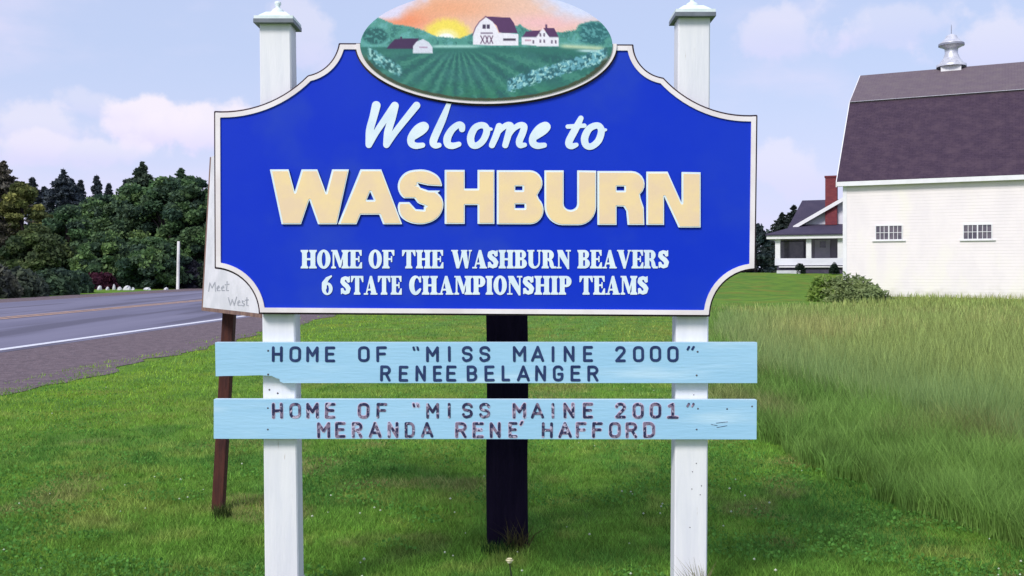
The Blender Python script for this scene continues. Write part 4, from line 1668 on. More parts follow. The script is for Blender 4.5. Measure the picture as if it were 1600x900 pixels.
for (a, b, c, d, nm) in ((1214, 1254, 376, 405, 'window'), (1300, 1312, 378, 402, 'window')):
    mb = MB()
    mb.box((Hx(a, 77.4), 77.42, Hz(d, 77.4)), (Hx(b, 77.4), 77.49, Hz(c, 77.4)))
    wn = mb.build(nm, M['lattice'], house)
    mb = MB()
    mb.box((Hx(a + 1.5, 77.4), 77.40, Hz(d - 1.5, 77.4)), (Hx(b - 1.5, 77.4), 77.418, Hz(c + 1.5, 77.4)))
    mb.build('glass', M['glass'], wn)
mb = MB()
mb.box((Hx(1268, 77.4), 77.40, Hz(412, 77.4)), (Hx(1289, 77.4), 77.49, Hz(375, 77.4)))
dr = mb.build('door', M['door_paint'], house)
mb = MB()
mb.box((Hx(1275, 77.4), 77.38, Hz(387, 77.4)), (Hx(1283, 77.4), 77.398, Hz(377, 77.4)))
mb.build('door_glass', M['glass'], dr)
mb = MB()
mb.box((Hx(1313, 77.6), 77.54, Hz(345, 77.6)), (Hx(1322, 77.6), 77.595, Hz(334, 77.6)))
wn = mb.build('window', M['lattice'], house)
HROT = R(-24)
house.rotation_euler = (0, 0, HROT)
house.scale = (1.09, 1, 1)


def house_pt(x, y):
    dx, dy = (x - house.location.x) * 1.09, y - house.location.y
    return (house.location.x + dx * math.cos(HROT) - dy * math.sin(HROT), house.location.y + dx * math.sin(HROT) + dy * math.cos(HROT))


mb = MB()
wa, wb, wc, wd_ = house_pt(Hp(1217), 73.9), house_pt(Hp(1250), 73.9), house_pt(Hp(1250), 74.7), house_pt(Hp(1217), 74.7)
mb.prism([(p[0], p[1], 1.30) for p in (wa, wb, wc, wd_)], (0, 0, Hz(422.5) - 1.30))
wk = mb.build('path_edging', material('pale_concrete', (.6, .6, .66), (.5, .5, .55), scale=4), None)
tag(wk, kind='structure')


# ------------------------------------------------------------------ vegetation
def leaf_quads(C, S, rng, flat=0.35, aspect=1.6, up=0.2):
    """rhombic leaf faces round centres C (n,3), sizes S (n)"""
    n = len(C)
    a = rng.normal(size=(n, 3))
    a[:, 2] *= flat + .4
    a /= np.linalg.norm(a, axis=1, keepdims=True) + 1e-9
    b = rng.normal(size=(n, 3))
    b -= a * (a * b).sum(1, keepdims=True)
    b /= np.linalg.norm(b, axis=1, keepdims=True) + 1e-9
    s = S[:, None]
    V_ = np.stack([C - a * s * aspect * .5, C + b * s * .5, C + a * s * aspect * .5, C - b * s * .5], 1)
    return V_.reshape(-1, 3), np.arange(4 * n, dtype=np.int32)


M['leaf'] = material('broad_leaves', None, (0.75, 0.8, 0.85), scale=0.9, attr='Col', rough=0.75, spec=0.15, transl=0.3)
M['needle'] = material('spruce_needles', None, (0.75, 0.8, 0.85), scale=0.9, attr='Col', rough=0.85, spec=0.1, transl=0.08)
M['bark'] = material('tree_bark', (0.06, 0.045, 0.045), (0.035, 0.028, 0.032), scale=6, rough=0.95, bump=0.5, stretch=(1, 1, .3))
M['blade'] = material('grass_blades', None, None, attr='Col', rough=0.8, spec=0.12, transl=0.45)


def broadleaf(loc, h, wd, seed, c_lit, c_dark, label, group='trees beyond the road', leafs=15000, leaf=.2, name='broadleaf_tree', low=.12):
    rng = np.random.default_rng(seed)
    root = thing(name, loc, label, 'tree', group)
    x, y, z = loc
    mb = MB()
    mb.tube([(x, y, z - .2), (x + .1, y, z + h * .25), (x - .1, y + .1, z + h * .55), (x, y, z + h * .85)], [h * .028, h * .022, h * .014, h * .004], 8)
    limbs = []
    ncl = 85
    cent, rad, tone = [], [], []
    for i in range(ncl):
        t = rng.random() ** .8
        zz = low + (0.94 - low) * t
        env = math.sin(math.pi * min(1, .22 + .75 * (zz))) ** .7 * (1.0 if zz < .62 else max(.12, 1 - ((zz - .62) / .40) ** 1.6))
        an = rng.random() * 2 * math.pi
        rr = wd * .5 * env * (.45 + .55 * rng.random() ** .5)
        c = np.array([x + rr * math.cos(an), y + rr * math.sin(an), z + h * zz])
        cent.append(c)
        rad.append(wd * (.06 + .08 * rng.random()))
        tone.append(rng.random())
        if i % 7 == 0:
            zb = z + h * max(.15, zz - .25)
            limbs.append([(x, y, zb), tuple((np.array([x, y, zb]) + c) / 2 + [0, 0, .1]), tuple(c)])
    for lb in limbs:
        mb.tube(lb, [h * .010, h * .006, h * .002], 5, cap=False)
    mb.build('trunk', M['bark'], root)
    cent, rad, tone = np.array(cent), np.array(rad), np.array(tone)
    pick = rng.integers(0, ncl, leafs)
    dv = rng.normal(size=(leafs, 3))
    dv /= np.linalg.norm(dv, axis=1, keepdims=True)
    rr = rad[pick] * (.30 + 1.05 * rng.random(leafs) ** .8)
    Cn = cent[pick] + dv * rr[:, None] * np.array([1, 1, .62])
    Cn[:, 2] = np.maximum(Cn[:, 2], z + .05)
    S = leaf * (.6 + .8 * rng.random(leafs))
    V_, id_ = leaf_quads(Cn, S, rng)
    tn = (np.clip(tone[pick] * .8 + .35 * rng.random(leafs) - .05, 0, 1) ** 1.5)[:, None]
    colr = np.array(c_dark) * (1 - tn) + np.array(c_lit) * tn
    hue = rng.random((ncl, 3))[pick]
    colr = colr * (np.array([.82, .9, .8]) + hue[:, :1] * np.array([.4, .22, .15]))
    colr = np.repeat(colr, 4, 0)
    fast_mesh('crown', V_, 4, id_, M['leaf'], root, colors=colr)
    return root


def spruce(loc, h, wd, seed, c1, c2, label, group='spruces rising behind the leafy trees', n=7000):
    rng = np.random.default_rng(seed)
    root = thing('spruce_tree', loc, label, 'tree', group)
    x, y, z = loc
    mb = MB()
    mb.tube([(x, y, z - .2), (x, y, z + h * .5), (x, y, z + h * .99)], [h * .016, h * .009, .01], 7)
    nb = 200
    bz = np.concatenate([rng.random(nb // 2), 1 - .34 * rng.random(nb - nb // 2) ** .8])
    ba = rng.random(nb) * 2 * math.pi
    blen = wd * .5 * (np.minimum(1, (1 - bz) / .20) ** 1.0 + 1.2 * (1 - bz)) * (.3 + .85 * rng.random(nb)) + .03
    for i in range(0, nb, 3):
        zz = z + h * (.06 + .92 * bz[i])
        mb.tube([(x, y, zz), (x + blen[i] * math.cos(ba[i]), y + blen[i] * math.sin(ba[i]), zz - blen[i] * .28)], [.03, .008], 4, cap=False)
    mb.build('trunk', M['bark'], root)
    pick = rng.integers(0, nb, n)
    t = rng.random(n) ** .7
    zz = z + h * (.06 + .92 * bz[pick])
    L_ = blen[pick]
    spread = .04 + .10 * L_ * (1 - t * .6)
    Cn = np.stack([x + L_ * t * np.cos(ba[pick]) + rng.normal(size=n) * spread * .6, y + L_ * t * np.sin(ba[pick]) + rng.normal(size=n) * spread * .6,
                   zz - L_ * t * .28 - rng.random(n) * spread * .9], 1)
    S = (.08 + .10 * rng.random(n))
    V_, id_ = leaf_quads(Cn, S, rng, aspect=2.2)
    tn = rng.random(n)[:, None] * .6 + rng.random(nb)[pick][:, None] * .4
    colr = np.repeat(np.array(c1) * (1 - tn) + np.array(c2) * tn, 4, 0)
    fast_mesh('crown', V_, 4, id_, M['needle'], root, colors=colr)
    return root


def at(px, Yd, ztop_py=None):
    x = (px - 800) * Yd / F
    z = float(zg(x, Yd))
    if ztop_py is None:
        return (x, Yd, z)
    return (x, Yd, z), EYE - (ztop_py - HZ) * Yd / F - z


GA, GB = (0.210, 0.330, 0.125), (0.058, 0.098, 0.085)
GM = (0.170, 0.285, 0.115)
bl_specs = [
    # px, Y, top py, width px, lit, dark, label
    (-60, 60, 300, 150, (.150, .145, .095), (.075, .066, .062), 'brownish bushy tree at the left edge of the tree row'),
    (36, 62, 280, 90, (.34, .35, .12), (.12, .14, .06), 'pale yellow green tree near the left end of the row'),
    (60, 57, 355, 110, (.15, .20, .08), (.055, .08, .05), 'low olive tree in front of the pale yellow green tree'),
    (104, 60, 322, 100, GM, GB, 'small dark green tree left of the spruce tops'),
    (152, 64, 300, 100, GA, GB, 'round green tree in the middle of the tree row'),
    (208, 63, 288, 110, GA, GB, 'tall round leafy tree right of the middle of the row'),
    (165, 57, 365, 90, GA, GB, 'low leafy tree above the white stones'),
    (258, 62, 272, 105, GM, GB, 'dark rounded tree left of the white pole'),
    (302, 60, 266, 90, GM, GB, 'dark green tree behind the leaning sign'),
    (243, 56, 372, 95, GM, GB, 'low dark tree directly behind the white pole'),
    (345, 60, 285, 110, GM, GB, 'leafy tree hidden mostly by the blue sign edge'),
    (85, 67, 330, 120, GM, GB, 'leafy tree in the second line behind the pale yellow green tree'),
    (190, 69, 306, 130, GM, GB, 'leafy tree in the second line behind the round green tree'),
    (285, 68, 290, 130, GM, GB, 'leafy tree in the second line behind the white pole'),
]
for k, (px, Yd, tp, wp, c1, c2, lab) in enumerate(bl_specs):
    loc, h = at(px, Yd, tp)
    broadleaf(loc, h, wp * Yd / F, 100 + k, c1, c2, lab, leafs=24000, leaf=.15, low=.06)
SA, SB = (0.040, 0.056, 0.070), (0.110, 0.125, 0.135)
sp_specs = [
    (5, 64, 248, 64, (.09, .08, .07), (.19, .17, .13), 'tall brownish spruce at the left edge of the photo'),
    (50, 72, 274, 30, SA, SB, 'narrow spruce top left of the sky gap'),
    (69, 76, 290, 28, SA, SB, 'short thin spruce in the gap beside the tallest pair'),
    (99, 70, 260, 46, SA, SB, 'dark spruce standing highest left of the leafy crowns'),
    (113, 74, 278, 24, SA, SB, 'slim spruce pressed against the dark tall spruce'),
    (126, 75, 279, 26, SA, SB, 'second slim spruce right of the dark tall spruce'),
    (151, 74, 270, 20, SA, SB, 'lone slender spruce tip above the round tree'),
    (170, 80, 284, 16, SA, SB, 'tiny spruce tip just above the leafy crowns'),
    (196, 78, 278, 18, SA, SB, 'small spruce tip left of the big centre spruce'),
    (222, 66, 250, 48, (.045, .070, .055), (.12, .16, .10), 'broad spruce rising highest above the leafy trees'),
    (283, 66, 260, 54, (.045, .085, .060), (.12, .19, .10), 'dense spruce top near the blue sign'),
]
for k, (px, Yd, tp, wp, c1, c2, lab) in enumerate(sp_specs):
    loc, h = at(px, Yd, tp)
    spruce(loc, h, wp * 1.05 * Yd / F, 300 + k, c1, c2, lab, n=11000)

# undergrowth along the far verge


def shrub(name, loc, wx, wy, h, seed, c1, c2, label, n=2600, leaf=.10, cat='shrub', group=None, spiky=False):
    rng = np.random.default_rng(seed)
    root = thing(name, loc, label, cat, group)
    x, y, z = loc
    mb = MB()
    for i in range(7):
        a = rng.random() * 6.28
        mb.tube([(x, y, z - .05), (x + wx * .3 * math.cos(a), y + wy * .3 * math.sin(a), z + h * .7)], [.02 * h + .004, .004], 4, cap=False)
    mb.build('stem', M['bark'], root)
    u = rng.normal(size=(n, 3))
    u /= np.linalg.norm(u, axis=1, keepdims=True)
    u[:, 2] = np.abs(u[:, 2])
    rr = .6 + .45 * rng.random(n)
    lump = (0.55 if spiky else 0.80) + (0.95 if spiky else 0.40) * fbm2(u[:, 0] * 2.2 + 7 + seed, u[:, 1] * 2.2 + u[:, 2] * 2, seed, 2)
    Cn = np.stack([x + u[:, 0] * rr * wx * .5 * lump, y + u[:, 1] * rr * wy * .5 * lump, z + .03 + u[:, 2] * rr * h * lump * .95], 1)
    V_, id_ = leaf_quads(Cn, leaf * (.6 + .8 * rng.random(n)), rng, aspect=3.0 if spiky else 1.6)
    tn = np.clip(fbm2(u[:, 0] * 3 + 3, u[:, 2] * 3 + u[:, 1] * 2, seed + 5, 2) * 1.1 - .1 + .3 * (rng.random(n) - .5), 0, 1)[:, None]
    colr = np.repeat(np.array(c2) * (1 - tn) + np.array(c1) * tn, 4, 0)
    fast_mesh('foliage', V_, 4, id_, M['leaf'], root, colors=colr)
    return root


und = [(12, 58, 70, 60, (0.128, 0.145, 0.076), (0.051, 0.061, 0.048), 'grey green shrub at the left end of the far roadside'),
       (70, 56, 60, 45, (0.085, 0.136, 0.060), (0.037, 0.058, 0.041), 'olive shrub beside the road left of the maroon shrub'),
       (105, 57, 55, 40, (0.076, 0.136, 0.060), (0.031, 0.054, 0.037), 'green shrub just left of the maroon shrub'),
       (155, 55, 56, 25, (0.119, 0.031, 0.051), (0.051, 0.017, 0.037), 'low maroon leaved shrub behind the white stones'),
       (215, 56, 70, 34, (0.068, 0.128, 0.060), (0.025, 0.048, 0.037), 'dark green shrub right of the white stones'),
       (250, 57, 60, 30, (0.085, 0.085, 0.060), (0.034, 0.037, 0.034), 'brown green shrub left of the white pole'),
       (296, 57, 60, 42, (0.051, 0.051, 0.068), (0.020, 0.020, 0.037), 'near black shrub right of the white pole'),
       (330, 57, 60, 40, (0.068, 0.102, 0.060), (0.024, 0.037, 0.034), 'dark shrub hidden behind the leaning sign')]
und += [(-20, 38.5, 90, 52, (0.187, 0.187, 0.128), (0.076, 0.082, 0.076), 'grey olive shrub cut by the left photo edge beside the road'),
        (30, 40.5, 80, 40, (0.145, 0.178, 0.102), (0.060, 0.076, 0.068), 'grey green low shrub at the road edge, second from the left'),
        (78, 43, 72, 42, (0.111, 0.178, 0.085), (0.043, 0.068, 0.058), 'green low shrub at the road edge, third from the left'),
        (116, 46.5, 56, 34, (0.102, 0.170, 0.085), (0.037, 0.061, 0.054), 'small green shrub at the road edge before the white stones')]
for k, (px, Yd, wp, hp, c1, c2, lab) in enumerate(und):
    loc = at(px, Yd)
    shrub('roadside_shrub', loc, wp * Yd / F, 1.8, hp * Yd / F, 500 + k, c1, c2, lab, n=3500, leaf=.16, group='shrubs along the far side of the road')

M['stone'] = material('white_painted_stone', (0.66, 0.66, 0.68), (0.5, 0.5, 0.52), scale=3, rough=0.8)
stone_lab = ['white stone leftmost of the row under the trees', 'white stone second from the left below the maroon shrub', 'pale stone at the right foot of the maroon shrub',
             'white stone left of the widest white stone', 'widest white stone of the row beside the road', 'small white stone right of the widest one', 'flat white stone alone toward the white pole',
             'small pale stone nearest the white pole', 'upright white stone standing behind the row']
for k, (px, py, wp, hp) in enumerate([(141, 462, 6, 8), (156, 462, 8, 8), (168, 461, 6, 6), (187, 460, 8, 6), (199, 460, 12, 8), (208, 459, 5, 5), (230, 458, 12, 5), (260, 455, 7, 5), (178, 456, 5, 10)]):
    Yd = 52.5 if k != 8 else 53.3
    x = (px - 800) * Yd / F
    z = float(zg(x, Yd))
    rng = np.random.default_rng(40 + k)
    a, hgt = wp * Yd / F / 2, hp * Yd / F * .9
    mb = MB()
    rings, seg = 5, 9
    jt = 1 + .18 * rng.normal(size=(rings, seg))
    for i in range(rings):
        ph = i / (rings - 1) * math.pi / 2
        for s_ in range(seg):
            t = 2 * math.pi * s_ / seg
            mb.v.append((x + a * math.cos(ph) * jt[i, s_] * math.cos(t), Yd + a * math.cos(ph) * jt[i, s_] * math.sin(t), z - .04 + (hgt + .04) * math.sin(ph) * (1 if i else .6)))
    for i in range(rings - 1):
        for s_ in range(seg):
            s2 = (s_ + 1) % seg
            mb.f.append((i * seg + s_, i * seg + s2, (i + 1) * seg + s2, (i + 1) * seg + s_))
    mb.m = [0] * len(mb.f)
    o = mb.build('stone', M['stone'], None, smooth=False)
    tag(o, stone_lab[k], 'stone', 'white stones along the far roadside')

# white pole across the road
mb = MB()
Yd = 54.0
x = (278.5 - 800) * Yd / F
z = float(zg(x, Yd))
mb.tube([(x - .03, Yd, z - .1), (x, Yd, z + 1.5), (x + .02, Yd, EYE - (377 - HZ) * Yd / F)], [.085, .082, .075], 10)
pl_ = mb.build('pole', material('pole_white_paint', (.72, .70, .70), (.6, .58, .58), scale=5), None, smooth=True)
tag(pl_, 'slim white pole standing across the road before the dark trees', 'pole')

# shrubs and trees near the buildings
loc = at(1336, 44.0)
shrub('field_bush', loc, 2.7, 2.0, 1.0, 601, (.44, .52, .22), (.17, .22, .09), 'grey green bush in front of the barn corner', n=5200, leaf=.075, spiky=True)
loc = at(1298, 44.6)
shrub('field_bush', loc, 1.9, 1.6, 1.0, 602, (.34, .46, .10), (.14, .24, .05), 'lighter green bush left of the grey green bush', n=3500, leaf=.09, spiky=True)
for k, (px, lab) in enumerate(((1253.5, 'round clipped shrub below the second porch column'), (1300, 'round clipped shrub beside the barn corner'))):
    hx_, hy_ = house_pt(Hp(px, 74.2), 74.2)
    shrub('porch_shrub', (hx_, hy_, 1.38), .75, .75, .75, 610 + k, (.030, .055, .035), (.012, .022, .018), lab, n=1300, leaf=.07, group='clipped shrubs at the porch')
for k, (px, Yd, tp, wp, lab) in enumerate(((1222, 92, 331, 26, 'dark pointed tree at the left of the farmhouse roof'), (1240, 94, 318, 26, 'taller dark pointed tree touching the farmhouse roof'))):
    x = (px - 800) * Yd / F
    h = EYE - (tp - HZ) * Yd / F - 1.4
    spruce((x, Yd, 1.4), h, 1.9, 620 + k, (.020, .030, .030), (.05, .06, .05), lab, 'pointed trees beside the farmhouse', n=5000)
for k, (px, Yd, tp, wp, lab) in enumerate(((1181, 110, 350, 60, 'distant blue green tree beside the sign edge'), (1203, 118, 375, 34, 'low distant tree left of the porch'),
                                           (1150, 115, 360, 70, 'distant tree behind the right end of the sign'), (1090, 120, 372, 80, 'distant tree behind the right sign post'))):
    x = (px - 800) * Yd / F
    h = EYE - (tp - HZ) * Yd / F - 1.4
    broadleaf((x, Yd, 1.4), h, wp * Yd / F, 640 + k, (.09, .13, .14), (.045, .062, .080), lab, group='distant trees beyond the lawn', leafs=6000, leaf=.3, low=.02)

# ------------------------------------------------------------------ grass
MOW = np.array([(2.9, 3.2), (2.72, 5.2), (2.2, 8.7), (2.3, 12), (3.3, 20), (6.2, 32)])      # edge of the mown lawn
FLD = np.array([(4.2, 3.2), (3.6, 6.9), (3.15, 12.5), (4.1, 20), (7.0, 32)])                 # edge of the standing crop


def edge_x(E, y):
    return np.interp(y, E[:, 1], E[:, 0])


def mottling(x, y):
    a = fbm2(x * .9 + 4, y * .9, 21, 3)
    b = fbm2(x * 3.1, y * 3.1 + 9, 22, 3)
    return a, b


def lawn_color(x, y, rng):
    a, b = mottling(x, y)
    n = len(x)
    c = np.zeros((n, 3))
    c[:] = (0.150, 0.315, 0.040)
    mixv = lambda col, t: c * (1 - t[:, None]) + np.array(col) * t[:, None]
    c = mixv((0.070, 0.210, 0.035), sm(a, .52, .72) * .8)
    c = mixv((0.290, 0.390, 0.075), sm(b, .55, .75) * .65)
    c = mixv((0.300, 0.260, 0.100), sm(fbm2(x * 1.3 + 30, y * 1.3, 25, 3), .60, .74) * .55)
    streak = fbm2((x - 0.117 * y) * 2.3, y * .12, 27, 2)
    c = mixv((0.300, 0.370, 0.070), sm(streak, .52, .66) * sm(y, 9, 16) * .7)
    c = mixv((0.130, 0.310, 0.080), sm(-streak, -.46, -.36) * sm(y, 9, 16) * .6)
    c = mixv((0.250, 0.440, 0.030), sm(-x, 1.0, 5.0) * sm(y, 7, 13) * .6)
    c = c * (.62 + .76 * fbm2(x * 11, y * 7, 33, 3))[:, None]
    c = c * np.array([.98, .90, 1.15])
    c *= (0.74 + 1.25 * rng.random(n) ** 1.3)[:, None]
    return c


def blades(name, x, y, h, wd, col, rng, label, lean=.35, seg2=True, cat='grass', tipcol=None):
    """each blade: bent strip (2 quads collapsed to 3 triangles) or one triangle"""
    n = len(x)
    z = zg(x, y)
    a = rng.random(n) * 2 * math.pi
    la = rng.random(n) * 2 * math.pi
    lv = lean * (.3 + rng.random(n)) * h
    dx, dy = np.cos(a) * wd * .5, np.sin(a) * wd * .5
    bx, by = np.cos(la) * lv, np.sin(la) * lv
    z0 = z - .005
    if seg2:
        V_ = np.stack([
            np.stack([x - dx, y - dy, z0], 1), np.stack([x + dx, y + dy, z0], 1),
            np.stack([x + dx * .8 + bx * .3, y + dy * .8 + by * .3, z + h * .55], 1), np.stack([x - dx * .8 + bx * .3, y - dy * .8 + by * .3, z + h * .55], 1),
            np.stack([x + bx, y + by, z + h], 1)], 1)
        base = (np.arange(n) * 5)[:, None]
        id_ = (base + np.array([0, 1, 2, 0, 2, 3, 3, 2, 4])[None, :]).ravel()
        k = 5
    else:
        V_ = np.stack([np.stack([x - dx, y - dy, z0], 1), np.stack([x + dx, y + dy, z0], 1), np.stack([x + bx, y + by, z + h], 1)], 1)
        id_ = np.arange(3 * n)
        k = 3
    C_ = np.repeat(col, k, 0)
    if tipcol is not None:
        C_ = C_.reshape(n, k, 3)
        C_[:, -1] = tipcol
        C_[:, -3:-1] = C_[:, -3:-1] * .5 + tipcol[:, None] * .5
        C_ = C_.reshape(-1, 3)
    o = fast_mesh(name, V_.reshape(-1, 3), 3, id_.astype(np.int32), M['blade'], colors=C_)
    tag(o, label, cat, kind='stuff')
    return o


def screen_samples(n, px0, px1, py0, py1, rng, pw=1.0):
    """density like that seen by a viewer: thinner with distance"""
    py = py0 + (py1 - py0) * rng.random(n) ** pw
    px = px0 + (px1 - px0) * rng.random(n)
    Yd = EYE * F / (py - HZ)
    return (px - 800) * Yd / F, Yd


rng = np.random.default_rng(77)
x, y = screen_samples(620000, -500, 2100, 452, 1010, rng)
gedge = -6.35 + 1.0 * (fbm2(y * .9, x * .9 + 2, 3, 4) - .35) + .25 * (rng.random(len(x)) - .5)
keep = (x > gedge) & (x < edge_x(MOW, y) + .15) & (y < 60)
# thin ragged grass creeping into the gravel
edge = (x > -6.8) & (x <= -6.2) & (fbm2(x * 2.2, y * .9, 31, 3) > .50 + .2 * (-6.2 - x))
keep = keep | (edge & (rng.random(len(x)) < .5))
x, y = x[keep], y[keep]
print('lawn blades', len(x))
a_, b_ = mottling(x, y)
h = (.015 + .024 * rng.random(len(x))) * (.35 + 1.3 * fbm2(x * 8, y * 5, 34, 3)) * (.7 + .8 * b_) * (1 + .5 * sm(y, 8, 25))
col = lawn_color(x, y, rng)
wd = np.maximum(.0035, .00062 * y) * (.7 + .8 * rng.random(len(x)))
near = y < 7.5
blades('lawn_grass', x[near], y[near], h[near], wd[near] * 1.5, col[near], rng, 'short mown grass in front of and under the sign', lean=.9, seg2=False)
blades('lawn_grass', x[~near], y[~near], h[~near], wd[~near] * 1.35, col[~near], rng, 'mown lawn stretching back toward the road and farmhouse', lean=.9, seg2=False)

# clover and broad weeds, low leaf faces
x, y = screen_samples(90000, -300, 1900, 560, 1000, rng)
cl = fbm2(x * 1.7 + 9, y * 1.7, 41, 3)
k_ = (cl > .54) & (x > -6.3) & (x < edge_x(MOW, y))
x, y = x[k_], y[k_]
C_ = np.stack([x, y, zg(x, y) + .012 + .03 * rng.random(len(x))], 1)
V_, id_ = leaf_quads(C_, .009 + .012 * rng.random(len(x)), rng, flat=0.6, aspect=1.3)
cc_ = np.array([.13, .31, .06]) * (.6 + .8 * rng.random(len(x)))[:, None]
o = fast_mesh('clover_leaves', V_, 4, id_, M['blade'], colors=np.repeat(cc_, 4, 0))
tag(o, 'patches of low clover leaves scattered through the lawn', 'clover', kind='stuff')
# tiny pale clover heads
x, y = screen_samples(260, -300, 1700, 600, 980, rng)
k_ = (x > -6.0) & (x < edge_x(MOW, y)) & (fbm2(x * 1.1, y * 1.1, 44, 2) > .47)
x, y = x[k_], y[k_]
mbc = MB()
for xx, yy in zip(x, y):
    zz = float(zg(xx, yy)) + random.uniform(.03, .055)
    r_ = random.uniform(.004, .009)
    mbc.add([(xx - r_, yy, zz), (xx, yy - r_, zz), (xx + r_, yy, zz), (xx, yy + r_, zz), (xx, yy, zz + r_), (xx, yy, zz - r_)],
            [(0, 1, 4), (1, 2, 4), (2, 3, 4), (3, 0, 4), (1, 0, 5), (2, 1, 5), (3, 2, 5), (0, 3, 5)])
o = mbc.build('clover_flowers', material('clover_flower', (.55, .58, .45), (.42, .5, .36), scale=20), None)
tag(o, 'tiny pale clover heads dotted over the lawn', 'clover', kind='stuff')

# rough verge between lawn and crop
x, y = screen_samples(520000, 1000, 2300, 455, 1060, rng, pw=.85)
xm, xf = edge_x(MOW, y), edge_x(FLD, y)
k_ = (x > xm + .22 * (fbm2(y * 2.5, y * 0 + 1, 51, 3) - .5) * 2 - .05) & (x < xf + .25) & (y < 40)
x, y = x[k_], y[k_]
xm, xf = edge_x(MOW, y), edge_x(FLD, y)
t = np.clip((x - xm) / (xf - xm + 1e-3), 0, 1)
print('verge', len(x))
h = (.08 + .18 * t + .20 * fbm2(x * 2.2, y * 2.2, 52, 3)) * (.5 + .8 * rng.random(len(x)))
c0 = np.array([.135, .280, .055])
c1 = np.array([.300, .460, .120])
f_ = fbm2(x * .9, y * .9, 53, 3)[:, None]
col = c0 * (1 - f_) + c1 * f_
brn = sm(fbm2(x * 1.6, y * .9 + 5, 54, 3), .52, .72)[:, None] * .6
col = col * (1 - brn) + np.array([.33, .30, .14]) * brn
col = col * (.6 + .8 * rng.random(len(x)))[:, None] * (.7 + .6 * fbm2(x * 6, y * 3, 57, 2))[:, None]
blades('verge_grass', x, y, h, np.maximum(.004, .0008 * y) * (.7 + .8 * rng.random(len(x))), col, rng, 'taller rough green grass between the lawn and the crop', lean=.5)

# standing crop: screen-uniform near its edge, then to the barn
x, y = screen_samples(400000, 1040, 2300, 447, 1000, rng, pw=1.15)
k_ = (x > edge_x(FLD, y) + .12 * (fbm2(y * 2, y * 0, 61, 3) - .5)) & (y < 60) & (x < 40)
x, y = x[k_], y[k_]
# stop before the barn and along a line from the lawn's far end to the barn corner
d_barn = (x - BC.x) * bnk.x + (y - BC.y) * bnk.y
far_line = y < 33 + (x - 6.6) * 1.12
k_ = (d_barn < -1.5) & (far_line | (y < 30))
x, y = x[k_], y[k_]
print('crop', len(x))
rn = rng.random(len(x)) ** 1.4
hh = (.30 + .34 * rn) * (.7 + .6 * fbm2(x * 1.6, y * 1.6, 62, 3)) * (1 - .38 * sm(y, 18, 40))
f_ = fbm2(x * .45, y * .25 + 3, 63, 3)[:, None]
col = np.array([.210, .315, .085]) * (1 - f_) + np.array([.320, .340, .110]) * f_
edge_t = np.exp(-((x - edge_x(FLD, y) - 1.0 * (fbm2(x * 1.1, y * .8, 66, 3) - .5)) / 1.3) ** 2)[:, None] * (y < 30)[:, None]
col = col * (1 - edge_t * .75) + np.array([.170, .300, .110]) * edge_t * .75
far_t = sm(y, 8, 22)[:, None]
tan = sm(fbm2(x * .7 + 3, y * .22, 67, 3), .46, .70)[:, None] * (.3 + .5 * sm(y, 9, 20)[:, None])
tip = (np.array([.340, .430, .140]) * (1 - tan) + np.array([.470, .450, .180]) * tan) * (.45 + 1.4 * rng.random(len(x)) ** 1.3)[:, None]
tip = tip * (1 - edge_t * .6) + np.array([.26, .40, .15]) * edge_t * .6 * (.5 + rng.random(len(x)))[:, None]
col = col * (1 - .3 * far_t) + np.array([.42, .40, .14]) * .3 * far_t
col = col * (.52 + 1.25 * rng.random(len(x)))[:, None]
blades('standing_crop', x, y, hh, np.maximum(.005, .0008 * y) * (.7 + .7 * rng.random(len(x))), col, rng, 'tall olive green crop field running to the barn', lean=.28, cat='crop', tipcol=tip)


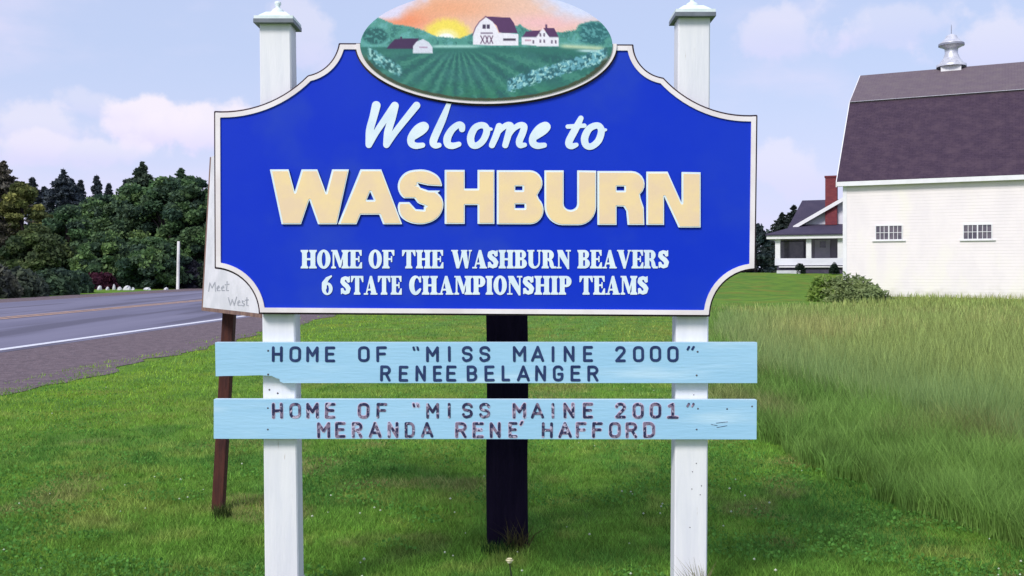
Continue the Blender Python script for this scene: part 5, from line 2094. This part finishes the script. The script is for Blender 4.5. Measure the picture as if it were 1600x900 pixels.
# weeds: tuft at posts, dry stems, one pale flower
def tuft(name, px, py, n, hpx, wpx, c1, label, seed, Yd=None, lean=.5):
    r2 = np.random.default_rng(seed)
    Yd = Yd or EYE * F / (py - HZ)
    xx = (px - 800) * Yd / F + r2.uniform(-1.3, 1.3, size=n) * wpx * Yd / F * .35
    yy = Yd + r2.normal(size=n) * .03
    hh_ = hpx * Yd / F * (.4 + .6 * r2.random(n))
    col_ = np.array(c1) * (.6 + .8 * r2.random(n))[:, None]
    o_ = blades(name, xx, yy, hh_, np.full(n, .0045), col_, r2, label, lean=lean)
    del o_['kind']
    o_['category'] = 'grass tuft'
    return o_


tuft('grass_tuft', 1093, 920, 60, 90, 30, (.26, .24, .12), 'dry grass tuft at the foot of the right white post', 1, Yd=4.36)
tuft('grass_tuft', 808, 868, 70, 55, 34, (.10, .09, .035), 'thin dry weeds at the right foot of the black post', 2, Yd=5.28, lean=.9)
tuft('grass_tuft', 780, 875, 120, 26, 60, (.035, .09, .02), 'short dark grass tuft along the foot of the black post', 3, Yd=5.24)
tuft('grass_tuft', 345, 812, 130, 24, 30, (.06, .09, .025), 'rough grass tuft around the leaning brown post', 4, Yd=6.02)
tuft('grass_tuft', 470, 925, 80, 50, 24, (.13, .12, .05), 'brownish grass tuft at the foot of the left white post', 5, Yd=4.42)
Yd = 4.6
fx, _, fz = P(796, 878, Yd)
fl = thing('wild_flower', (fx + .01, Yd, 0), 'single cream wild flower head on a dark stem before the black post', 'flower')
mb = MB()
mb.tube([(fx + .018, Yd, -.01), (fx + .008, Yd, fz * .6), (fx, Yd, fz)], [.004, .0035, .003], 6)
mb.build('stem', material('flower_stem', (.03, .035, .02), (.02, .03, .015), scale=9), fl)
mb = MB()
for k in range(16):
    a = k / 16 * 2 * math.pi
    for (r0, zz) in ((.017, .006), (.012, .013)):
        c, s_ = math.cos(a), math.sin(a)
        mb.add([(fx, Yd, fz - .002), (fx + c * r0 - s_ * .004, Yd + s_ * r0 + c * .004, fz + zz), (fx + c * r0 * 1.05, Yd + s_ * r0 * 1.05, fz + zz + .004), (fx + c * r0 + s_ * .004, Yd + s_ * r0 - c * .004, fz + zz)], [(0, 1, 2, 3)])
mb.lathe((fx, Yd, fz), [(.010, -.004), (.013, .006), (.009, .014), (.001, .017)], 10)
mb.build('flower_head', material('cream_petals', (.62, .58, .36), (.7, .66, .46), scale=40), fl)
print('done')
